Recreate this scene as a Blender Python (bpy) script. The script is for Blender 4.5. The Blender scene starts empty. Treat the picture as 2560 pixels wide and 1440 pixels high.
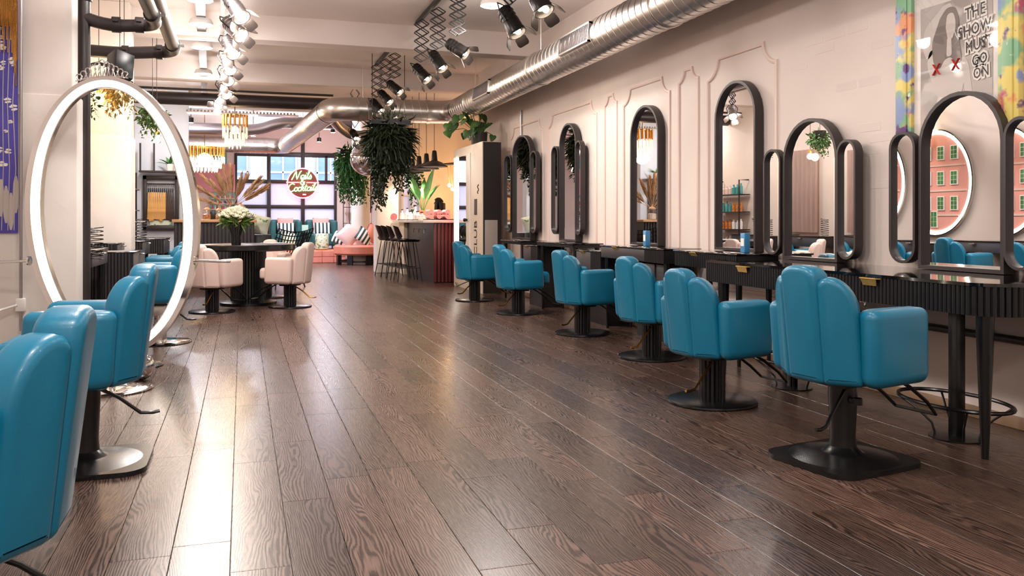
import bpy, bmesh, math, random
from mathutils import Vector, Matrix
R = math.radians; PI = math.pi
random.seed(7)
scn = bpy.context.scene
C = scn.collection

# ------------------------------------------------------------------ camera, world, exposure
FPX = 2120.0
cd = bpy.data.cameras.new('camera'); cam = bpy.data.objects.new('camera', cd); C.objects.link(cam)
cd.sensor_width = 36.0; cd.lens = FPX/2560*36; cd.shift_y = -(720-550)/2560; cd.clip_end = 200
cam.location = (0, 0, 1.1); cam.rotation_euler = (R(90), 0, -math.atan(675/FPX))
scn.camera = cam
w = bpy.data.worlds.new('world'); scn.world = w; w.use_nodes = True
w.node_tree.nodes['Background'].inputs[0].default_value = (0.78, 0.86, 1.0, 1)
w.node_tree.nodes['Background'].inputs[1].default_value = 4.6
vs = scn.view_settings
vs.view_transform = 'Standard'; vs.look = 'None'; vs.gamma = 1.0; vs.exposure = 0.38; vs.use_curve_mapping = False

cy = scn.cycles
cy.max_bounces = 7; cy.diffuse_bounces = 4; cy.glossy_bounces = 4; cy.transmission_bounces = 4; cy.transparent_max_bounces = 6
cy.caustics_reflective = False; cy.caustics_refractive = False; cy.adaptive_threshold = 0.03

# ------------------------------------------------------------------ materials
def lin(c):
    return tuple(((x/255)/12.92 if x/255 <= 0.04045 else ((x/255+0.055)/1.055)**2.4) for x in c)
MATS = {}
def mat(name, col, rough=0.5, metal=0.0, var=0.0, vscale=3.0, bump=0.0, bscale=40.0, emit=0.0, ecol=None, alpha=1.0, trans=0.0, coat=0.0, spec=0.5):
    if name in MATS: return MATS[name]
    m = bpy.data.materials.new(name); m.use_nodes = True; MATS[name] = m
    nt = m.node_tree; b = nt.nodes['Principled BSDF']; L = nt.links.new
    c = lin(col)
    b.inputs['Base Color'].default_value = (*c, 1); b.inputs['Roughness'].default_value = rough
    b.inputs['Metallic'].default_value = metal; b.inputs['Alpha'].default_value = alpha
    b.inputs['Transmission Weight'].default_value = trans; b.inputs['Coat Weight'].default_value = coat
    b.inputs['Specular IOR Level'].default_value = spec
    if emit:
        b.inputs['Emission Color'].default_value = (*lin(ecol or col), 1); b.inputs['Emission Strength'].default_value = emit
    tc = None
    if var or bump:
        tc = nt.nodes.new('ShaderNodeTexCoord')
    if var:
        n = nt.nodes.new('ShaderNodeTexNoise'); n.inputs['Scale'].default_value = vscale; n.inputs['Detail'].default_value = 4
        L(tc.outputs['Object'], n.inputs['Vector'])
        r = nt.nodes.new('ShaderNodeValToRGB')
        lo = [x*(1-var) for x in c]; hi = [min(1, x*(1+var)) for x in c]
        r.color_ramp.elements[0].color = (*lo, 1); r.color_ramp.elements[0].position = 0.3
        r.color_ramp.elements[1].color = (*hi, 1); r.color_ramp.elements[1].position = 0.7
        L(n.outputs['Fac'], r.inputs['Fac']); L(r.outputs['Color'], b.inputs['Base Color'])
    if bump:
        n2 = nt.nodes.new('ShaderNodeTexNoise'); n2.inputs['Scale'].default_value = bscale; n2.inputs['Detail'].default_value = 5
        L(tc.outputs['Object'], n2.inputs['Vector'])
        bp = nt.nodes.new('ShaderNodeBump'); bp.inputs['Strength'].default_value = bump; bp.inputs['Distance'].default_value = 0.01
        L(n2.outputs['Fac'], bp.inputs['Height']); L(bp.outputs['Normal'], b.inputs['Normal'])
    return m

mat('wall', (223, 209, 200), .75, var=.05, vscale=1.3, bump=.18, bscale=9)
mat('ceiling', (240, 229, 222), .8, var=.04, vscale=.8)
mat('plaster', (236, 228, 220), .7, var=.04, vscale=2, bump=.35, bscale=7)
mat('moulding', (226, 203, 192), .6)
mat('pale_blue_wall', (214, 222, 236), .7, var=.03)
mat('skirting', (150, 122, 96), .5, var=.2, vscale=6)
mat('teal', (14, 112, 144), .36, var=.06, vscale=4, bump=.05, bscale=120, coat=.12)
mat('blush', (222, 196, 186), .45, var=.03, vscale=4, bump=.04, bscale=120)
mat('black', (20, 18, 20), .38, var=.15, vscale=8)
mat('black_satin', (15, 14, 15), .26)
mat('black_gloss', (8, 7, 8), .06, coat=.5)
mat('charcoal', (52, 46, 46), .45, var=.12, vscale=5)
mat('frame', (46, 38, 38), .42, var=.1, vscale=10)
mat('grey_drawer', (78, 76, 82), .4, var=.06)
mat('chrome', (225, 222, 220), .09, 1.0)
mat('steel', (214, 209, 204), .30, 1.0, var=.06, vscale=3)
mat('steel_dull', (168, 160, 160), .38, 1.0, var=.08, vscale=2)
mat('seam', (228, 222, 214), .3, 1.0)
mat('mirror', (246, 246, 246), .0, 1.0)
mat('brass', (226, 186, 110), .42, .85, var=.08, vscale=20)
mat('gold', (190, 138, 66), .25, 1.0, var=.1, vscale=10)
mat('pipe', (44, 36, 35), .42, var=.15, vscale=6)
mat('lamp_glow', (255, 240, 215), emit=14, ecol=(255, 238, 212))
mat('disc_glow', (255, 246, 232), emit=14, ecol=(255, 243, 226))
mat('led', (255, 246, 232), emit=5.0, ecol=(255, 242, 224))
mat('bulb', (255, 214, 150), emit=22, ecol=(255, 212, 150))
mat('crystal', (255, 244, 226), .08, emit=.28, ecol=(255, 236, 205), spec=.8)
mat('can', (46, 42, 40), .3, .6, var=.1)
mat('acrylic', (215, 212, 206), .12, .85)
mat('pot', (42, 34, 34), .5, var=.1)
mat('soil', (50, 36, 28), .9)
mat('leaf', (58, 92, 40), .42, var=.35, vscale=9)
mat('leaf_dark', (36, 50, 26), .5, var=.4, vscale=9)
mat('leaf_fresh', (66, 124, 66), .45, var=.35, vscale=9)
mat('leaf_dry', (150, 128, 66), .7, var=.3, vscale=8)
mat('stem', (70, 88, 44), .6, var=.2)
mat('pampas', (190, 154, 116), .9, var=.25, vscale=6)
mat('petal', (246, 244, 226), .6, var=.05, vscale=20)
mat('bouquet_leaf', (96, 128, 52), .55, var=.25, vscale=12)
mat('velvet_green', (26, 84, 86), .6, var=.15, vscale=6)
mat('velvet_pink', (222, 138, 118), .65, var=.1, vscale=4)
mat('cushion_pink', (238, 200, 198), .75, var=.05)
mat('cushion_coral', (240, 158, 150), .75, var=.05)
mat('pink_wall', (222, 152, 158), .7, var=.05)
mat('pink_tile', (228, 146, 130), .35, var=.1, vscale=5)
mat('white_paint', (240, 236, 232), .5)
mat('towel', (246, 196, 196), .9, bump=.4, bscale=90)
mat('cream_panel', (240, 222, 200), .4, var=.02)
mat('black_side', (34, 26, 24), .5)
mat('wood_top', (206, 160, 116), .4, var=.2, vscale=7)
mat('marble', (232, 222, 214), .25, var=.08, vscale=4)
mat('bar_red', (92, 34, 38), .4, var=.1)
mat('skin', (196, 150, 124), .5)
mat('hair_black', (18, 14, 14), .45, bump=.3, bscale=60)
mat('cloth_black', (26, 24, 28), .8)
mat('blonde', (214, 164, 98), .5, var=.3, vscale=14)
mat('brown_hair', (62, 44, 36), .5, var=.3, vscale=14)
mat('amber', (196, 120, 60), .3, var=.5, vscale=30)
mat('bottle_white', (240, 236, 236), .25)
mat('bottle_clear', (216, 214, 220), .1, spec=.8)
mat('blue_bottle', (70, 140, 190), .3)
mat('facade', (168, 168, 180), .8, var=.03)
mat('facade_glass', (120, 146, 178), .15)
mat('terracotta', (206, 122, 86), .6)
mat('sticker', (220, 96, 110), .5)
mat('teal_tile', (70, 150, 150), .3)
mat('mint', (176, 208, 190), .7)
mat('ink', (28, 24, 22), .7)
mat('paper_white', (240, 234, 226), .6)
mat('red_paint', (214, 62, 52), .6)
mat('neon_pink', (255, 120, 130), emit=7, ecol=(255, 92, 108))
mat('neon_green', (190, 255, 180), emit=6, ecol=(120, 255, 120))
mat('neon_back', (70, 24, 22), .5)

def special(name):
    m = bpy.data.materials.new(name); m.use_nodes = True; MATS[name] = m
    return m, m.node_tree, m.node_tree.nodes['Principled BSDF'], m.node_tree.links.new

def glass_mat(name, tint, fac, rough=0.02):
    m, nt, b, L = special(name)
    out = nt.nodes['Material Output']; nt.nodes.remove(b)
    t = nt.nodes.new('ShaderNodeBsdfTransparent'); t.inputs[0].default_value = (*tint, 1)
    g = nt.nodes.new('ShaderNodeBsdfGlossy'); g.inputs['Roughness'].default_value = rough
    mx = nt.nodes.new('ShaderNodeMixShader'); mx.inputs[0].default_value = fac
    L(t.outputs[0], mx.inputs[1]); L(g.outputs[0], mx.inputs[2]); L(mx.outputs[0], out.inputs[0])
glass_mat('glass', (.97, .98, .98), .07)
glass_mat('jar_glass', (.95, .95, .94), .14)
glass_mat('picture_glass', (1, 1, 1), .05)
def frosted():
    m, nt, b, L = special('frosted')
    out = nt.nodes['Material Output']; nt.nodes.remove(b)
    t = nt.nodes.new('ShaderNodeBsdfTranslucent'); t.inputs[0].default_value = (.9, .88, .94, 1)
    d = nt.nodes.new('ShaderNodeBsdfDiffuse'); d.inputs[0].default_value = (.8, .78, .84, 1)
    mx = nt.nodes.new('ShaderNodeMixShader'); mx.inputs[0].default_value = .4
    L(t.outputs[0], mx.inputs[1]); L(d.outputs[0], mx.inputs[2]); L(mx.outputs[0], out.inputs[0])
frosted()

def wood():
    m, nt, b, L = special('oak_planks'); N = nt.nodes.new
    geo = N('ShaderNodeNewGeometry'); oi = N('ShaderNodeObjectInfo'); at = N('ShaderNodeAttribute'); at.attribute_name = 'rnd'
    ad = N('ShaderNodeMath'); ad.operation = 'ADD'; L(oi.outputs['Random'], ad.inputs[0]); L(at.outputs['Fac'], ad.inputs[1])
    fr = N('ShaderNodeMath'); fr.operation = 'FRACT'; L(ad.outputs[0], fr.inputs[0])
    mu = N('ShaderNodeVectorMath'); mu.operation = 'SCALE'; mu.inputs[0].default_value = (3.7, 41.3, 17.1); L(fr.outputs[0], mu.inputs['Scale'])
    av = N('ShaderNodeVectorMath'); L(geo.outputs['Position'], av.inputs[0]); L(mu.outputs[0], av.inputs[1])
    m1 = N('ShaderNodeVectorMath'); m1.operation = 'MULTIPLY'; m1.inputs[1].default_value = (5.0, .85, 1); L(av.outputs[0], m1.inputs[0])
    n1 = N('ShaderNodeTexNoise'); n1.inputs['Scale'].default_value = 1.0; n1.inputs['Detail'].default_value = 3.0; n1.inputs['Roughness'].default_value = .45; L(m1.outputs[0], n1.inputs['Vector'])
    sp = N('ShaderNodeSeparateXYZ'); L(av.outputs[0], sp.inputs[0])
    a1 = N('ShaderNodeMath'); a1.operation = 'MULTIPLY'; a1.inputs[1].default_value = 620; L(sp.outputs['X'], a1.inputs[0])
    a2 = N('ShaderNodeMath'); a2.operation = 'MULTIPLY_ADD'; a2.inputs[1].default_value = 170; L(n1.outputs['Fac'], a2.inputs[0]); L(a1.outputs[0], a2.inputs[2])
    sn = N('ShaderNodeMath'); sn.operation = 'SINE'; L(a2.outputs[0], sn.inputs[0])
    m2 = N('ShaderNodeVectorMath'); m2.operation = 'MULTIPLY'; m2.inputs[1].default_value = (260, 9, 1); L(av.outputs[0], m2.inputs[0])
    n2 = N('ShaderNodeTexNoise'); n2.inputs['Scale'].default_value = 1.0; n2.inputs['Detail'].default_value = 2.0; L(m2.outputs[0], n2.inputs['Vector'])
    mx = N('ShaderNodeMath'); mx.operation = 'MULTIPLY_ADD'; mx.inputs[1].default_value = .24; L(sn.outputs[0], mx.inputs[0]); L(n2.outputs['Fac'], mx.inputs[2])
    cr = N('ShaderNodeValToRGB'); e = cr.color_ramp.elements
    e[0].position = .28; e[0].color = (*lin((46, 32, 27)), 1); e[1].position = .84; e[1].color = (*lin((104, 80, 68)), 1)
    L(mx.outputs[0], cr.inputs['Fac'])
    hv = N('ShaderNodeHueSaturation'); L(cr.outputs['Color'], hv.inputs['Color'])
    mr = N('ShaderNodeMapRange'); mr.inputs['To Min'].default_value = .66; mr.inputs['To Max'].default_value = 1.30; L(fr.outputs[0], mr.inputs['Value'])
    L(mr.outputs[0], hv.inputs['Value']); L(hv.outputs['Color'], b.inputs['Base Color'])
    rr = N('ShaderNodeMapRange'); rr.inputs['To Min'].default_value = .23; rr.inputs['To Max'].default_value = .33; L(mx.outputs[0], rr.inputs['Value']); L(rr.outputs[0], b.inputs['Roughness'])
    bp = N('ShaderNodeBump'); bp.inputs['Strength'].default_value = .05; bp.inputs['Distance'].default_value = .002; L(mx.outputs[0], bp.inputs['Height']); L(bp.outputs['Normal'], b.inputs['Normal'])
    b.inputs['Specular IOR Level'].default_value = .5
wood()

def stripes(name, c1, c2, scale, axis='X'):
    m, nt, b, L = special(name); N = nt.nodes.new
    tc = N('ShaderNodeTexCoord'); sp = N('ShaderNodeSeparateXYZ'); L(tc.outputs['Object'], sp.inputs[0])
    mm = N('ShaderNodeMath'); mm.operation = 'MULTIPLY'; mm.inputs[1].default_value = scale; L(sp.outputs[axis], mm.inputs[0])
    f = N('ShaderNodeMath'); f.operation = 'FRACT'; L(mm.outputs[0], f.inputs[0])
    g = N('ShaderNodeMath'); g.operation = 'GREATER_THAN'; g.inputs[1].default_value = .5; L(f.outputs[0], g.inputs[0])
    mx = N('ShaderNodeMix'); mx.data_type = 'RGBA'; mx.inputs['A'].default_value = (*lin(c1), 1); mx.inputs['B'].default_value = (*lin(c2), 1)
    L(g.outputs[0], mx.inputs['Factor']); L(mx.outputs['Result'], b.inputs['Base Color']); b.inputs['Roughness'].default_value = .75
stripes('stripe_cloth', (40, 66, 66), (244, 240, 236), 10.0)

def blots(name, base, specs, rough=.5):
    """base colour with procedural blots: specs = [(colour, scale, threshold, seed)]"""
    m, nt, b, L = special(name); N = nt.nodes.new
    tc = N('ShaderNodeTexCoord'); last = None
    b.inputs['Roughness'].default_value = rough
    for i, (col, sc, th, sd) in enumerate(specs):
        n = N('ShaderNodeTexNoise'); n.noise_dimensions = '4D'; n.inputs['W'].default_value = sd; n.inputs['Scale'].default_value = sc; n.inputs['Detail'].default_value = 3
        L(tc.outputs['Object'], n.inputs['Vector'])
        r = N('ShaderNodeMapRange'); r.inputs['From Min'].default_value = th; r.inputs['From Max'].default_value = th+.05; L(n.outputs['Fac'], r.inputs['Value'])
        mx = N('ShaderNodeMix'); mx.data_type = 'RGBA'
        if last is None: mx.inputs['A'].default_value = (*lin(base), 1)
        else: L(last, mx.inputs['A'])
        mx.inputs['B'].default_value = (*lin(col), 1); L(r.outputs[0], mx.inputs['Factor']); last = mx.outputs['Result']
    L(last, b.inputs['Base Color'])
blots('paint_frame', (138, 186, 146), [((232, 212, 120), 4.5, .48, 1), ((140, 160, 200), 5.0, .53, 2), ((236, 160, 110), 6.0, .56, 3), ((196, 96, 128), 7, .59, 4), ((110, 72, 130), 9, .59, 5), ((240, 236, 226), 26, .68, 6), ((214, 50, 50), 14, .69, 7)], .35)
blots('photo_grey', (186, 174, 168), [((160, 148, 142), 3, .52, 1), ((206, 196, 190), 4, .58, 2)], .4)
blots('leaf_cloth', (216, 226, 208), [((120, 160, 120), 12, .56, 1), ((70, 110, 84), 18, .63, 3)], .8)
blots('toile', (200, 220, 196), [((110, 140, 110), 16, .55, 1), ((60, 80, 64), 24, .62, 3)], .8)
blots('terrazzo', (206, 196, 190), [((120, 100, 96), 40, .64, 1), ((240, 236, 232), 40, .63, 2)], .3)

# ------------------------------------------------------------------ mesh helpers
def xf(bm, verts, M):
    for v in verts: v.co = M @ v.co
def merge(bm, t, M=None):
    if M is not None: t.transform(M)
    me = bpy.data.meshes.new('tmp'); t.to_mesh(me); t.free(); bm.from_mesh(me); bpy.data.meshes.remove(me); return bm
def box(bm, x0, x1, y0, y1, z0, z1, bev=0.0, seg=2, M=None):
    t = bmesh.new()
    vs_ = [t.verts.new((x, y, z)) for z in (z0, z1) for y in (y0, y1) for x in (x0, x1)]
    for f in ((0, 2, 3, 1), (4, 5, 7, 6), (0, 1, 5, 4), (2, 6, 7, 3), (0, 4, 6, 2), (1, 3, 7, 5)): t.faces.new([vs_[i] for i in f])
    if bev: bmesh.ops.bevel(t, geom=t.edges[:], offset=bev, segments=seg, affect='EDGES', profile=.5)
    return merge(bm, t, M)
def prism(bm, pts, z0, z1, bev=0.0, seg=3, M=None, top=None):
    """polygon pts (x,y) extruded from z0 to z1 (bevels all boundary edges)"""
    t = bmesh.new()
    a = [t.verts.new((x, y, z0)) for x, y in pts]; b_ = [t.verts.new((x, y, z1)) for x, y in pts]
    n = len(pts)
    area = sum(pts[i][0]*pts[(i+1) % n][1]-pts[(i+1) % n][0]*pts[i][1] for i in range(n))
    if area < 0: a.reverse(); b_.reverse()
    t.faces.new(a[::-1]); t.faces.new(b_)
    for i in range(n): t.faces.new((a[i], a[(i+1) % n], b_[(i+1) % n], b_[i]))
    if bev:
        ed = [e for e in t.edges if len(e.link_faces) == 2 and e.calc_face_angle(0) > R(40)]
        bmesh.ops.bevel(t, geom=ed, offset=bev, segments=seg, affect='EDGES', profile=.5)
    return merge(bm, t, M)
def roundpoly(pts, r, n=4):
    out = []; k = len(pts)
    for i in range(k):
        p0, p, p1 = Vector(pts[i-1]), Vector(pts[i]), Vector(pts[(i+1) % k]); d0 = p0-p; d1 = p1-p
        q = min(r, d0.length*.48, d1.length*.48)
        if d0.normalized().dot(d1.normalized()) < -.88: out.append(tuple(p)); continue
        A = p+d0.normalized()*q; B = p+d1.normalized()*q
        for t_ in range(n+1):
            s = t_/n; out.append(tuple(A*(1-s)**2+p*2*s*(1-s)+B*s*s))
    return out
def softprism(bm, pts, z0, z1, r0, r1, n=5, M=None):
    """closed cushion-like solid: outline pts, edge radius r0 at z0 and r1 at z1"""
    k = len(pts); P = [Vector(p) for p in pts]
    if sum(P[i].x*P[(i+1) % k].y-P[(i+1) % k].x*P[i].y for i in range(k)) < 0: P.reverse()
    N = []
    for i in range(k):
        e0 = (P[i]-P[i-1]).normalized(); e1 = (P[(i+1) % k]-P[i]).normalized(); t_ = e0+e1
        if t_.length < 1e-6: t_ = e1
        t_.normalize(); nn = Vector((-t_.y, t_.x)); cs = max(.5, nn.dot(Vector((-e1.y, e1.x)))); N.append(nn/cs)
    t = bmesh.new(); rings = []
    lay = [(r0*(1-math.sin(PI/2*i/n)), z0+r0*(1-math.cos(PI/2*i/n))) for i in range(n+1)]+[(r1*(1-math.cos(PI/2*i/n)), z1-r1*(1-math.sin(PI/2*i/n))) for i in range(n+1)]
    for off, z in lay: rings.append([t.verts.new((p.x+q.x*off, p.y+q.y*off, z)) for p, q in zip(P, N)])
    for A, B in zip(rings, rings[1:]):
        for i in range(k): t.faces.new((A[i], A[(i+1) % k], B[(i+1) % k], B[i]))
    t.faces.new(rings[0][::-1]); t.faces.new(rings[-1])
    return merge(bm, t, M)
def lathe(bm, prof, n=24, c=(0, 0, 0), cap=True, M=None):
    t = bmesh.new(); rings = []
    for r, z in prof:
        if r < 1e-6: rings.append([t.verts.new((0, 0, z))])
        else: rings.append([t.verts.new((r*math.cos(2*PI*i/n), r*math.sin(2*PI*i/n), z)) for i in range(n)])
    for A, B in zip(rings, rings[1:]):
        for i in range(n):
            j = (i+1) % n
            if len(A) == 1 and len(B) > 1: t.faces.new((A[0], B[j], B[i]))
            elif len(B) == 1 and len(A) > 1: t.faces.new((A[i], A[j], B[0]))
            elif len(A) > 1: t.faces.new((A[i], A[j], B[j], B[i]))
    if cap:
        if len(rings[0]) > 1: t.faces.new(rings[0][::-1])
        if len(rings[-1]) > 1: t.faces.new(rings[-1])
    bmesh.ops.recalc_face_normals(t, faces=t.faces[:])
    MM = Matrix.Translation(c)
    if M is not None: MM = MM @ M
    return merge(bm, t, MM)
def tube(bm, pts, r, n=8, closed=False, cap=True):
    pts = [Vector(p) for p in pts]; k = len(pts); t = bmesh.new(); rings = []
    up = None
    for i, p in enumerate(pts):
        if closed: d = pts[(i+1) % k]-pts[i-1]
        else: d = pts[min(i+1, k-1)]-pts[max(i-1, 0)]
        d.normalize()
        if up is None: up = Vector((0, 0, 1)) if abs(d.z) < .9 else Vector((1, 0, 0))
        s = d.cross(up); 
        if s.length < 1e-4: s = d.cross(Vector((0.3, 1, .2)))
        s.normalize(); u2 = s.cross(d).normalized(); up = u2
        rr = r[i] if isinstance(r, (list, tuple)) else r
        rings.append([t.verts.new(p+s*rr*math.cos(2*PI*j/n)+u2*rr*math.sin(2*PI*j/n)) for j in range(n)])
    for i in range(k if closed else k-1):
        A, B = rings[i], rings[(i+1) % k]
        for j in range(n): t.faces.new((A[j], A[(j+1) % n], B[(j+1) % n], B[j]))
    if cap and not closed: t.faces.new(rings[0][::-1]); t.faces.new(rings[-1])
    bmesh.ops.recalc_face_normals(t, faces=t.faces[:])
    return merge(bm, t)
def bar(bm, a, b_, w, h=None):
    """square bar from a to b"""
    a, b_ = Vector(a), Vector(b_); d = b_-a; L_ = d.length; q = d.to_track_quat('Z', 'Y').to_matrix().to_4x4()
    h = h or w
    return box(bm, -w/2, w/2, -h/2, h/2, 0, L_, M=Matrix.Translation(a) @ q)
def sphere(bm, c, r, n=16, sz=1.0):
    return lathe(bm, [(r*math.sin(PI*i/(n//2)), -r*sz*math.cos(PI*i/(n//2))) for i in range(n//2+1)], n, c)
def arc(cx, cy, r, a0, a1, n): return [(cx+r*math.cos(a0+(a1-a0)*i/n), cy+r*math.sin(a0+(a1-a0)*i/n)) for i in range(n+1)]
def rrect(x0, x1, y0, y1, r, n=5):
    return arc(x1-r, y0+r, r, -PI/2, 0, n)+arc(x1-r, y1-r, r, 0, PI/2, n)+arc(x0+r, y1-r, r, PI/2, PI, n)+arc(x0+r, y0+r, r, PI, 1.5*PI, n)
def flute_ring(r, n, depth):
    out = []
    for i in range(n):
        a = 2*PI*i/n; s = 2*PI/n
        out += [((r-depth)*math.cos(a), (r-depth)*math.sin(a)), (r*math.cos(a+s*.25), r*math.sin(a+s*.25)), (r*math.cos(a+s*.75), r*math.sin(a+s*.75))]
    return out

def obj(name, bm, m, parent=None, loc=None, rot=None, ang=38, smooth=True):
    me = bpy.data.meshes.new(name)
    if isinstance(bm, bmesh.types.BMesh): bm.to_mesh(me); bm.free()
    else: me = bm
    me.materials.clear(); me.materials.append(MATS[m] if isinstance(m, str) else m)
    if smooth and len(me.polygons):
        me.polygons.foreach_set('use_smooth', [True]*len(me.polygons)); me.set_sharp_from_angle(angle=R(ang))
    o = bpy.data.objects.new(name, me); C.objects.link(o)
    if parent: o.parent = parent
    if loc: o.location = loc
    if rot: o.rotation_euler = rot
    return o
def inst(src, parent=None, loc=None, rot=None, scale=None):
    o = src.copy(); C.objects.link(o)
    if parent: o.parent = parent
    if loc is not None: o.location = loc
    if rot is not None: o.rotation_euler = rot
    if scale is not None: o.scale = scale
    return o
def tag(o, label, cat, group=None):
    o['label'] = label; o['category'] = cat
    if group: o['group'] = group
    return o
def thing(name, label, cat, loc=(0, 0, 0), rz=0, group=None):
    o = bpy.data.objects.new(name, None); C.objects.link(o); o.empty_display_size = .1
    o.location = loc; o.rotation_euler = (0, 0, rz)
    return tag(o, label, cat, group)
def struct(name, bm, m, parent=None, **k):
    o = obj(name, bm, m, parent, **k)
    if not parent: o['kind'] = 'structure'
    return o
def dup(root, loc, rz, label=None, group=None):
    r = root.copy(); C.objects.link(r); r.location = loc; r.rotation_euler = (0, 0, rz)
    if label: r['label'] = label
    if group: r['group'] = group
    for ch in list(root.children):
        c = ch.copy(); C.objects.link(c); c.parent = r
        for g in list(ch.children):
            d = g.copy(); C.objects.link(d); d.parent = c
    return r
def light(kind, name, energy, loc, parent=None, col=(255, 236, 210), size=.2, rot=None, spot=60, blend=.5, shape='DISK'):
    l = bpy.data.lights.new(name, kind); l.energy = energy; l.color = lin(col)
    if kind == 'AREA': l.shape = shape; l.size = size
    elif kind == 'SPOT': l.spot_size = R(spot); l.spot_blend = blend; l.shadow_soft_size = size
    else: l.shadow_soft_size = size
    o = bpy.data.objects.new(name, l); C.objects.link(o); o.location = loc
    if parent: o.parent = parent
    if rot: o.rotation_euler = rot
    return o
def text_bm(s, size, depth=.002, shear=0.0, align='CENTER'):
    cu = bpy.data.curves.new('t', 'FONT'); cu.body = s; cu.size = size; cu.extrude = depth; cu.align_x = align; cu.align_y = 'CENTER'; cu.shear = shear; cu.resolution_u = 3
    o = bpy.data.objects.new('t', cu); C.objects.link(o)
    me = bpy.data.meshes.new_from_object(o.evaluated_get(bpy.context.evaluated_depsgraph_get()))
    bpy.data.objects.remove(o); bm = bmesh.new(); bm.from_mesh(me); bpy.data.meshes.remove(me); bpy.data.curves.remove(cu); return bm
def new(): return bmesh.new()

# ================================================================== THE SETTING
ZC = 3.65; ZB = 3.34; XL = -1.95; XR = 3.9; YB = -3.2; YF = 24.5
# floor: sub-floor with every plank on it
fl = new(); box(fl, -4.6, 6.6, YB, YF+.1, -.05, -.012); floor = struct('floor', fl, 'charcoal')
PW = .186; PL = [1.24, .92, .62]
def plank_mesh(L_):
    t = bmesh.new(); g = .0010; c = .0012
    for (x0, x1, y0, y1) in ((g, PW-g, g, L_-g),):
        o = [t.verts.new(p) for p in ((x0, y0, -.012), (x1, y0, -.012), (x1, y1, -.012), (x0, y1, -.012))]
        e = [t.verts.new((p.co.x, p.co.y, -c)) for p in o]
        i = [t.verts.new(p) for p in ((x0+c, y0+c, 0), (x1-c, y0+c, 0), (x1-c, y1-c, 0), (x0+c, y1-c, 0))]
        for k in range(4):
            j = (k+1) % 4; t.faces.new((o[k], o[j], e[j], e[k])); t.faces.new((e[k], e[j], i[j], i[k]))
        t.faces.new(i)
    me = bpy.data.meshes.new('plank'); t.to_mesh(me); t.free(); me.materials.append(MATS['oak_planks']); return me
pm = {L_: plank_mesh(L_) for L_ in PL}
ca, sa = math.cos(math.atan(675/FPX)), math.sin(math.atan(675/FPX))
def seen(x, y):
    d = y*ca+x*sa; r = x*ca-y*sa
    return d > .4 and abs(r/d) < 1340/FPX and d < 60
planks = []
rp = random.Random(3)
x = -4.5
while x < 6.4:
    y = YB-rp.random()*1.2
    while y < YF:
        L_ = rp.choice((PL[0], PL[0], PL[0], PL[1], PL[2]))
        if (XL-.3 < x < XR+.1 and y < 14.2) or y > 12.9:
            cx, cy = x+PW/2, y+L_/2
            vis = any(seen(px, py) for px in (x, x+PW) for py in (y, cy, y+L_)) and (cy*ca+cx*sa) > 2.0 and XL < cx < XR
            planks.append((0 if vis else 1, cy*ca+cx*sa, x, y, L_))
        y += L_
    x += PW
planks.sort()
for k, (v, d, x, y, L_) in enumerate(planks[:300]):
    o = bpy.data.objects.new('plank', pm[L_]); C.objects.link(o); o.parent = floor; o.location = (x, y, 0)
vv, ff, rr_ = [], [], []
for (v, d, x, y, L_) in planks[300:]:
    n0 = len(vv); g = .0012; q = rp.random()
    vv += [(x+g, y+g, 0), (x+PW-g, y+g, 0), (x+PW-g, y+L_-g, 0), (x+g, y+L_-g, 0)]
    vv += [(a, b, -.012) for a, b, c in vv[n0:n0+4]]
    ff += [(n0, n0+1, n0+2, n0+3)]+[(n0+4+k, n0+4+(k+1) % 4, n0+(k+1) % 4, n0+k) for k in range(4)]; rr_ += [q]*8
me = bpy.data.meshes.new('distant_planks'); me.from_pydata(vv, [], ff)
at_ = me.attributes.new('rnd', 'FLOAT', 'POINT'); at_.data.foreach_set('value', rr_)
o = obj('distant_planks', me, 'oak_planks', floor, smooth=False); o['kind'] = 'stuff'

b = new(); box(b, -4.6, 6.6, YB, YF+.1, ZC, ZC+.1); ceiling = struct('ceiling', b, 'ceiling')
for yb in (.6, 4.0, 7.4, 11.0, 14.4, 17.8, 21.2):
    b = new(); box(b, XL-.05 if yb < 17 else -4.5, XR+.05 if yb < 14 else 6.5, yb, yb+.3, ZB, ZC+.01, bev=.012); obj('ceiling_beam', b, 'ceiling', ceiling)
b = new(); box(b, XR, XR+.15, YB, 14.0, 0, ZC); wall_right = struct('wall_right', b, 'wall')
b = new(); box(b, XR, 6.6, 14.0, 14.15, 0, ZC); struct('wall_bar_return', b, 'wall')
b = new(); box(b, 6.45, 6.6, 14.0, 21.0, 0, ZC); struct('wall_bar_side', b, 'wall')
b = new()
box(b, 3.55, 3.80, 21.0, 21.15, 0, ZC); box(b, 4.27, 6.6, 21.0, 21.15, 0, ZC); box(b, 3.80, 4.27, 21.0, 21.15, 0, 1.0); box(b, 3.80, 4.27, 21.0, 21.15, 2.35, ZC)
struct('wall_bar_back', b, 'wall')
b = new(); box(b, 3.55, 3.70, 21.0, YF+.1, 0, ZC); struct('wall_lounge_side', b, 'wall')
b = new(); box(b, XL-.15, XL, YB, 17.75, 0, ZC); wall_left = struct('wall_left', b, 'wall')
b = new(); box(b, -4.6, -.99, 17.6, 17.75, 0, ZC); struct('wall_alcove', b, 'pale_blue_wall')
b = new(); box(b, -4.6, -4.45, 17.6, YF, 0, ZC); struct('wall_far_side', b, 'wall')
b = new(); box(b, -2.1, 4.05, YB-.15, YB, 0, ZC); struct('wall_rear', b, 'wall')
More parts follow.
